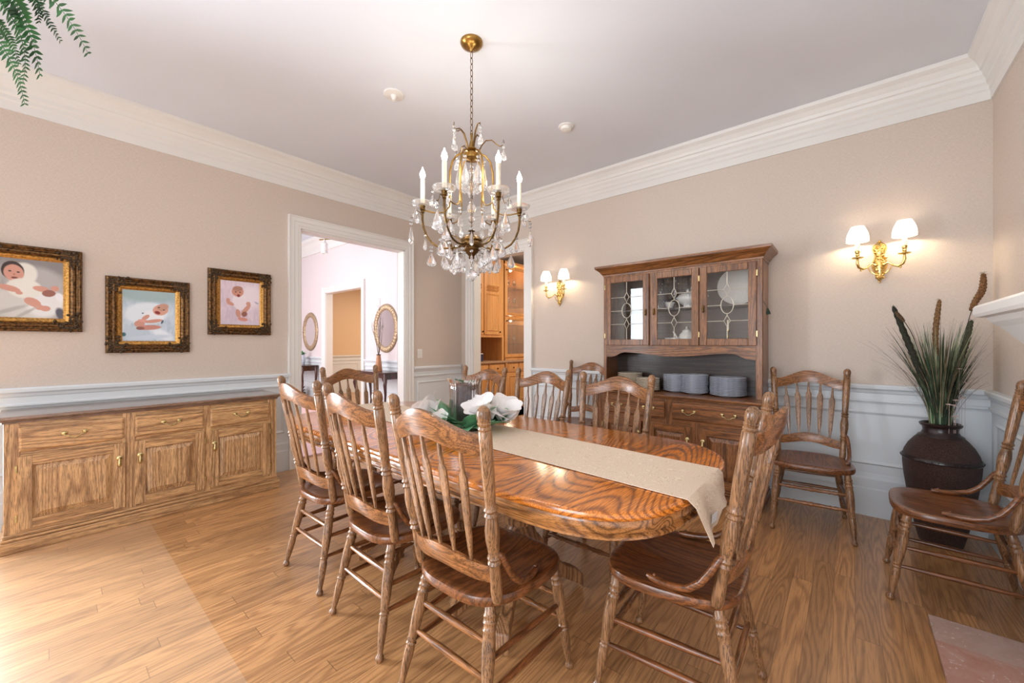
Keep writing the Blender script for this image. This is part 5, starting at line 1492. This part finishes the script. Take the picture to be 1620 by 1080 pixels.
for a, b in ((.28, .70), (.72, 1.12), (1.14, 1.56)):
    d = MB().box(UX - .02, UX, a, b, 1.38, 2.5).build('door', M['pantry'], uc, bevel=.004)
    m = MB(); ringframe(m, lambda q, z, o: (UX + o - .005, q, z), a + .05, b - .05, 1.44, 2.10, .03, .012); rope(m, UX + .002, a + .06, b - .06, 2.17); rope(m, UX + .002, a + .06, b - .06, 2.22); m.build('panel_moulding', M['pantry'], d)
    MB().ball((UX + .018, b - .03, 1.43), .014, 8, 6).build('knob', M['black'], d)
MB().box(UX - .03, UX + .02, .27, 1.6, 1.33, 1.36).build('light_rail', M['pantry'], uc, bevel=.004)
gc = thing('pantry_glass_cabinet', 'tall maple cabinet with glass door and lit shelves of glassware in the pantry', 'cabinet', (0, 0, 0))
g0, g1 = 1.68, 2.32
m = MB().box(-1.24, UX - .02, g0, g0 + .02, .916, 2.75).box(-1.24, UX - .02, g1 - .02, g1, .916, 2.75).box(-1.24, -1.22, g0, g1, .916, 2.75).box(-1.22, UX - .02, g0, g1, .916, .95).box(-1.22, UX - .02, g0, g1, 2.70, 2.75)
m.build('body', M['pantry'], gc)
l = bpy.data.lights.new('cabinet_fill', 'POINT'); l.energy = 5; l.color = (1, .88, .7); l.shadow_soft_size = .03  # unseen point lights added to brighten the cabinet interior
lo = bpy.data.objects.new('cabinet_fill', l); COL.objects.link(lo); lo.location = (-.80, 2.0, 2.62); lo.parent = gc
l2 = lo.copy(); COL.objects.link(l2); l2.location = (-.78, 1.98, 1.66)
shz = (1.22, 1.58, 1.93, 2.28)
for z in shz: MB().box(-1.21, UX - .05, g0 + .021, g1 - .021, z - .008, z).build('glass_shelf', M['pane'], gc)
for a, b in ((.97, 1.72), (1.74, 2.66)):
    d = MB().box(UX - .02, UX, g0 + .0, g0 + .07, a, b).box(UX - .02, UX, g1 - .06, g1, a, b).box(UX - .02, UX, g0 + .07, g1 - .06, a, a + .06).box(UX - .02, UX, g0 + .07, g1 - .06, b - .06, b).build('glass_door', M['pantry'], gc, bevel=.004)
    MB().box(UX - .012, UX - .010, g0 + .07, g1 - .06, a + .06, b - .06).build('pane', M['pane'], d)
    m = MB(); rope(m, UX + .002, g0 + .08, g1 - .07, (b - .03) if a < 1 else a + .03); m.build('rope_moulding', M['pantry'], d)
    MB().ball((UX + .018, g0 + .03, b - .08), .013, 8, 6).build('knob', M['black'], d)
tag(MB().box(-1.24, UX - .02, 2.33, 3.2, .916, 2.75).build('pantry_end_cabinet', M['pantry'], None, bevel=.004), 'plain maple tall cabinet at the far end of the pantry', 'cabinet')
g0m = None
names_row = ['bottom shelf', 'second shelf from the bottom', 'third shelf from the bottom', 'top glass shelf']
for si, z in enumerate(shz[:4]):
    for k in range(6):
        yy = 1.77 + k*.09; xx = -.82 - (k % 2)*.08
        lb = f'{["nearest","second","third","fourth","fifth","furthest"][k]} stemmed glass on the {names_row[si]} of the pantry glass cabinet'
        if g0m is None:
            g0m = MB().lathe(gob, (0, 0, 0), (0, 0, 1), 14).build('wine_glass', M['goblet'], None, loc=(xx, yy, z)); o = g0m
        else:
            o = g0m.copy(); COL.objects.link(o); o.location = (xx, yy, z)
        tag(o, lb, 'glass', 'glassware in the pantry cabinet')
bx1 = thing('patterned_tin', 'small navy and white patterned tin on the pantry counter', 'tin', (-.80, 1.14, .9155))
MB().box(-.05, .05, -.06, .06, 0, .12).build('tin_body', M['navy'], bx1, bevel=.004); MB().box(-.052, .052, -.062, .062, .12, .135).build('lid', M['china'], bx1, bevel=.003)
tag(MB().box(-.04, .04, -.07, .07, 0, .17).build('maroon_box', M['maroon'], None, loc=(-.92, 1.22, .9155), bevel=.003), 'small maroon box standing behind the patterned tin in the pantry', 'box')

# ================================================================ HANGING FERN (pot outside the frame)
FXc, FYc, FZc = 1.62, -4.20, 2.66
fn_ = thing('hanging_fern', 'green fern with drooping fronds hanging into the top left corner', 'hanging plant', (FXc, FYc, FZc))
MB().lathe([(-.16, .08), (-.15, .09), (0, .12), (.01, .125), (.01, .11), (-.02, .1)], (0, 0, 0), (0, 0, 1), 24).build('pot', M['terracotta'], fn_)
for k in range(3):
    a = k*2*PI/3; MB().tube([(.12*cos(a), .12*sin(a), 0), (0, 0, CZ - FZc)], .0015, 5).build('hanger_cord', M['stem'], fn_)
rf = random.Random(8)
def frond(p0, p1, p2, label=None, npin=26, wl=.035, curl=0):
    P0, P1, P2 = Vector(p0), Vector(p1), Vector(p2)
    def at(t): return P0*(1-t)**2 + P1*2*t*(1-t) + P2*t*t
    m = MB(); m.tube([at(i/14) for i in range(15)], [.0022*(1 - .7*i/14) for i in range(15)], 5)
    for i in range(npin):
        t = .12 + .88*i/(npin-1); c = at(t); tg = (at(min(1, t+.02)) - at(max(0, t-.02))).normalized()
        side = tg.cross(Vector((.4, -.35, .85)).normalized()).normalized() if abs(tg.z) > .0 else Vector((1, 0, 0))
        view = Vector((vd.x, vd.y, 0))
        side = tg.cross(view).normalized()
        L = wl*(sin(PI*min(1, .15 + .85*(1-t)*.9 + .05)) ** .6)*(1 - .65*t) + .006
        for s_ in (-1, 1):
            d = (side*s_ + tg*.55 + view*rf.uniform(-.45, .25)).normalized(); wv = tg*L*.24
            vs = []; 
            for q, ww in ((0, .35), (.3, 1.0), (.65, .8), (1.0, .02)):
                b = c + d*L*q + tg*L*.18*q*q
                vs += [b - wv*ww, b + wv*ww]
            n = Vector(vs[0]).copy()
            m.add(vs, [(0, 1, 3, 2), (2, 3, 5, 4), (4, 5, 7, 6)], False)
    o = m.build('frond', M['fern'], fn_, fix=False)
    return o
def px(u, v, D):    # fern tips were measured in the photo; turned once into room coordinates at depth D
    a = (u - 810)/631.0
    p = Vector((4.165, -3.814)) + (vd + vr*a)*D
    return (p.x - FXc, p.y - FYc, 1.22 + (543.5 - v)/631.0*D - FZc)
for t0, t1, t2, wl in ((px(-60, -80, 1.5), px(70, -60, 1.45), px(139, 84, 1.42), .05), (px(-60, -60, 1.5), px(40, -30, 1.5), px(63, 118, 1.5), .062), (px(-60, -60, 1.5), px(60, 40, 1.48), px(36, 130, 1.46), .03),
                       (px(-80, -20, 1.45), px(20, 60, 1.42), px(39, 164, 1.4), .036), (px(-40, -70, 1.55), px(60, -40, 1.55), px(62, 34, 1.55), .035), (px(30, -70, 1.6), px(50, -10, 1.6), px(95, 64, 1.6), .026), (px(-70, 0, 1.5), px(10, 20, 1.5), px(30, 100, 1.5), .03)):
    frond(t0, t1, t2, None, 28, wl*1.1)
for k in range(12):
    a = rf.uniform(PI*.55, PI*1.9) + PI*.35
    l_ = rf.uniform(.25, .4)
    frond((0, 0, .02), (l_*.6*cos(a), l_*.6*sin(a), .18), (l_*cos(a), l_*sin(a), rf.uniform(-.3, -.05)), None, 24, .04)
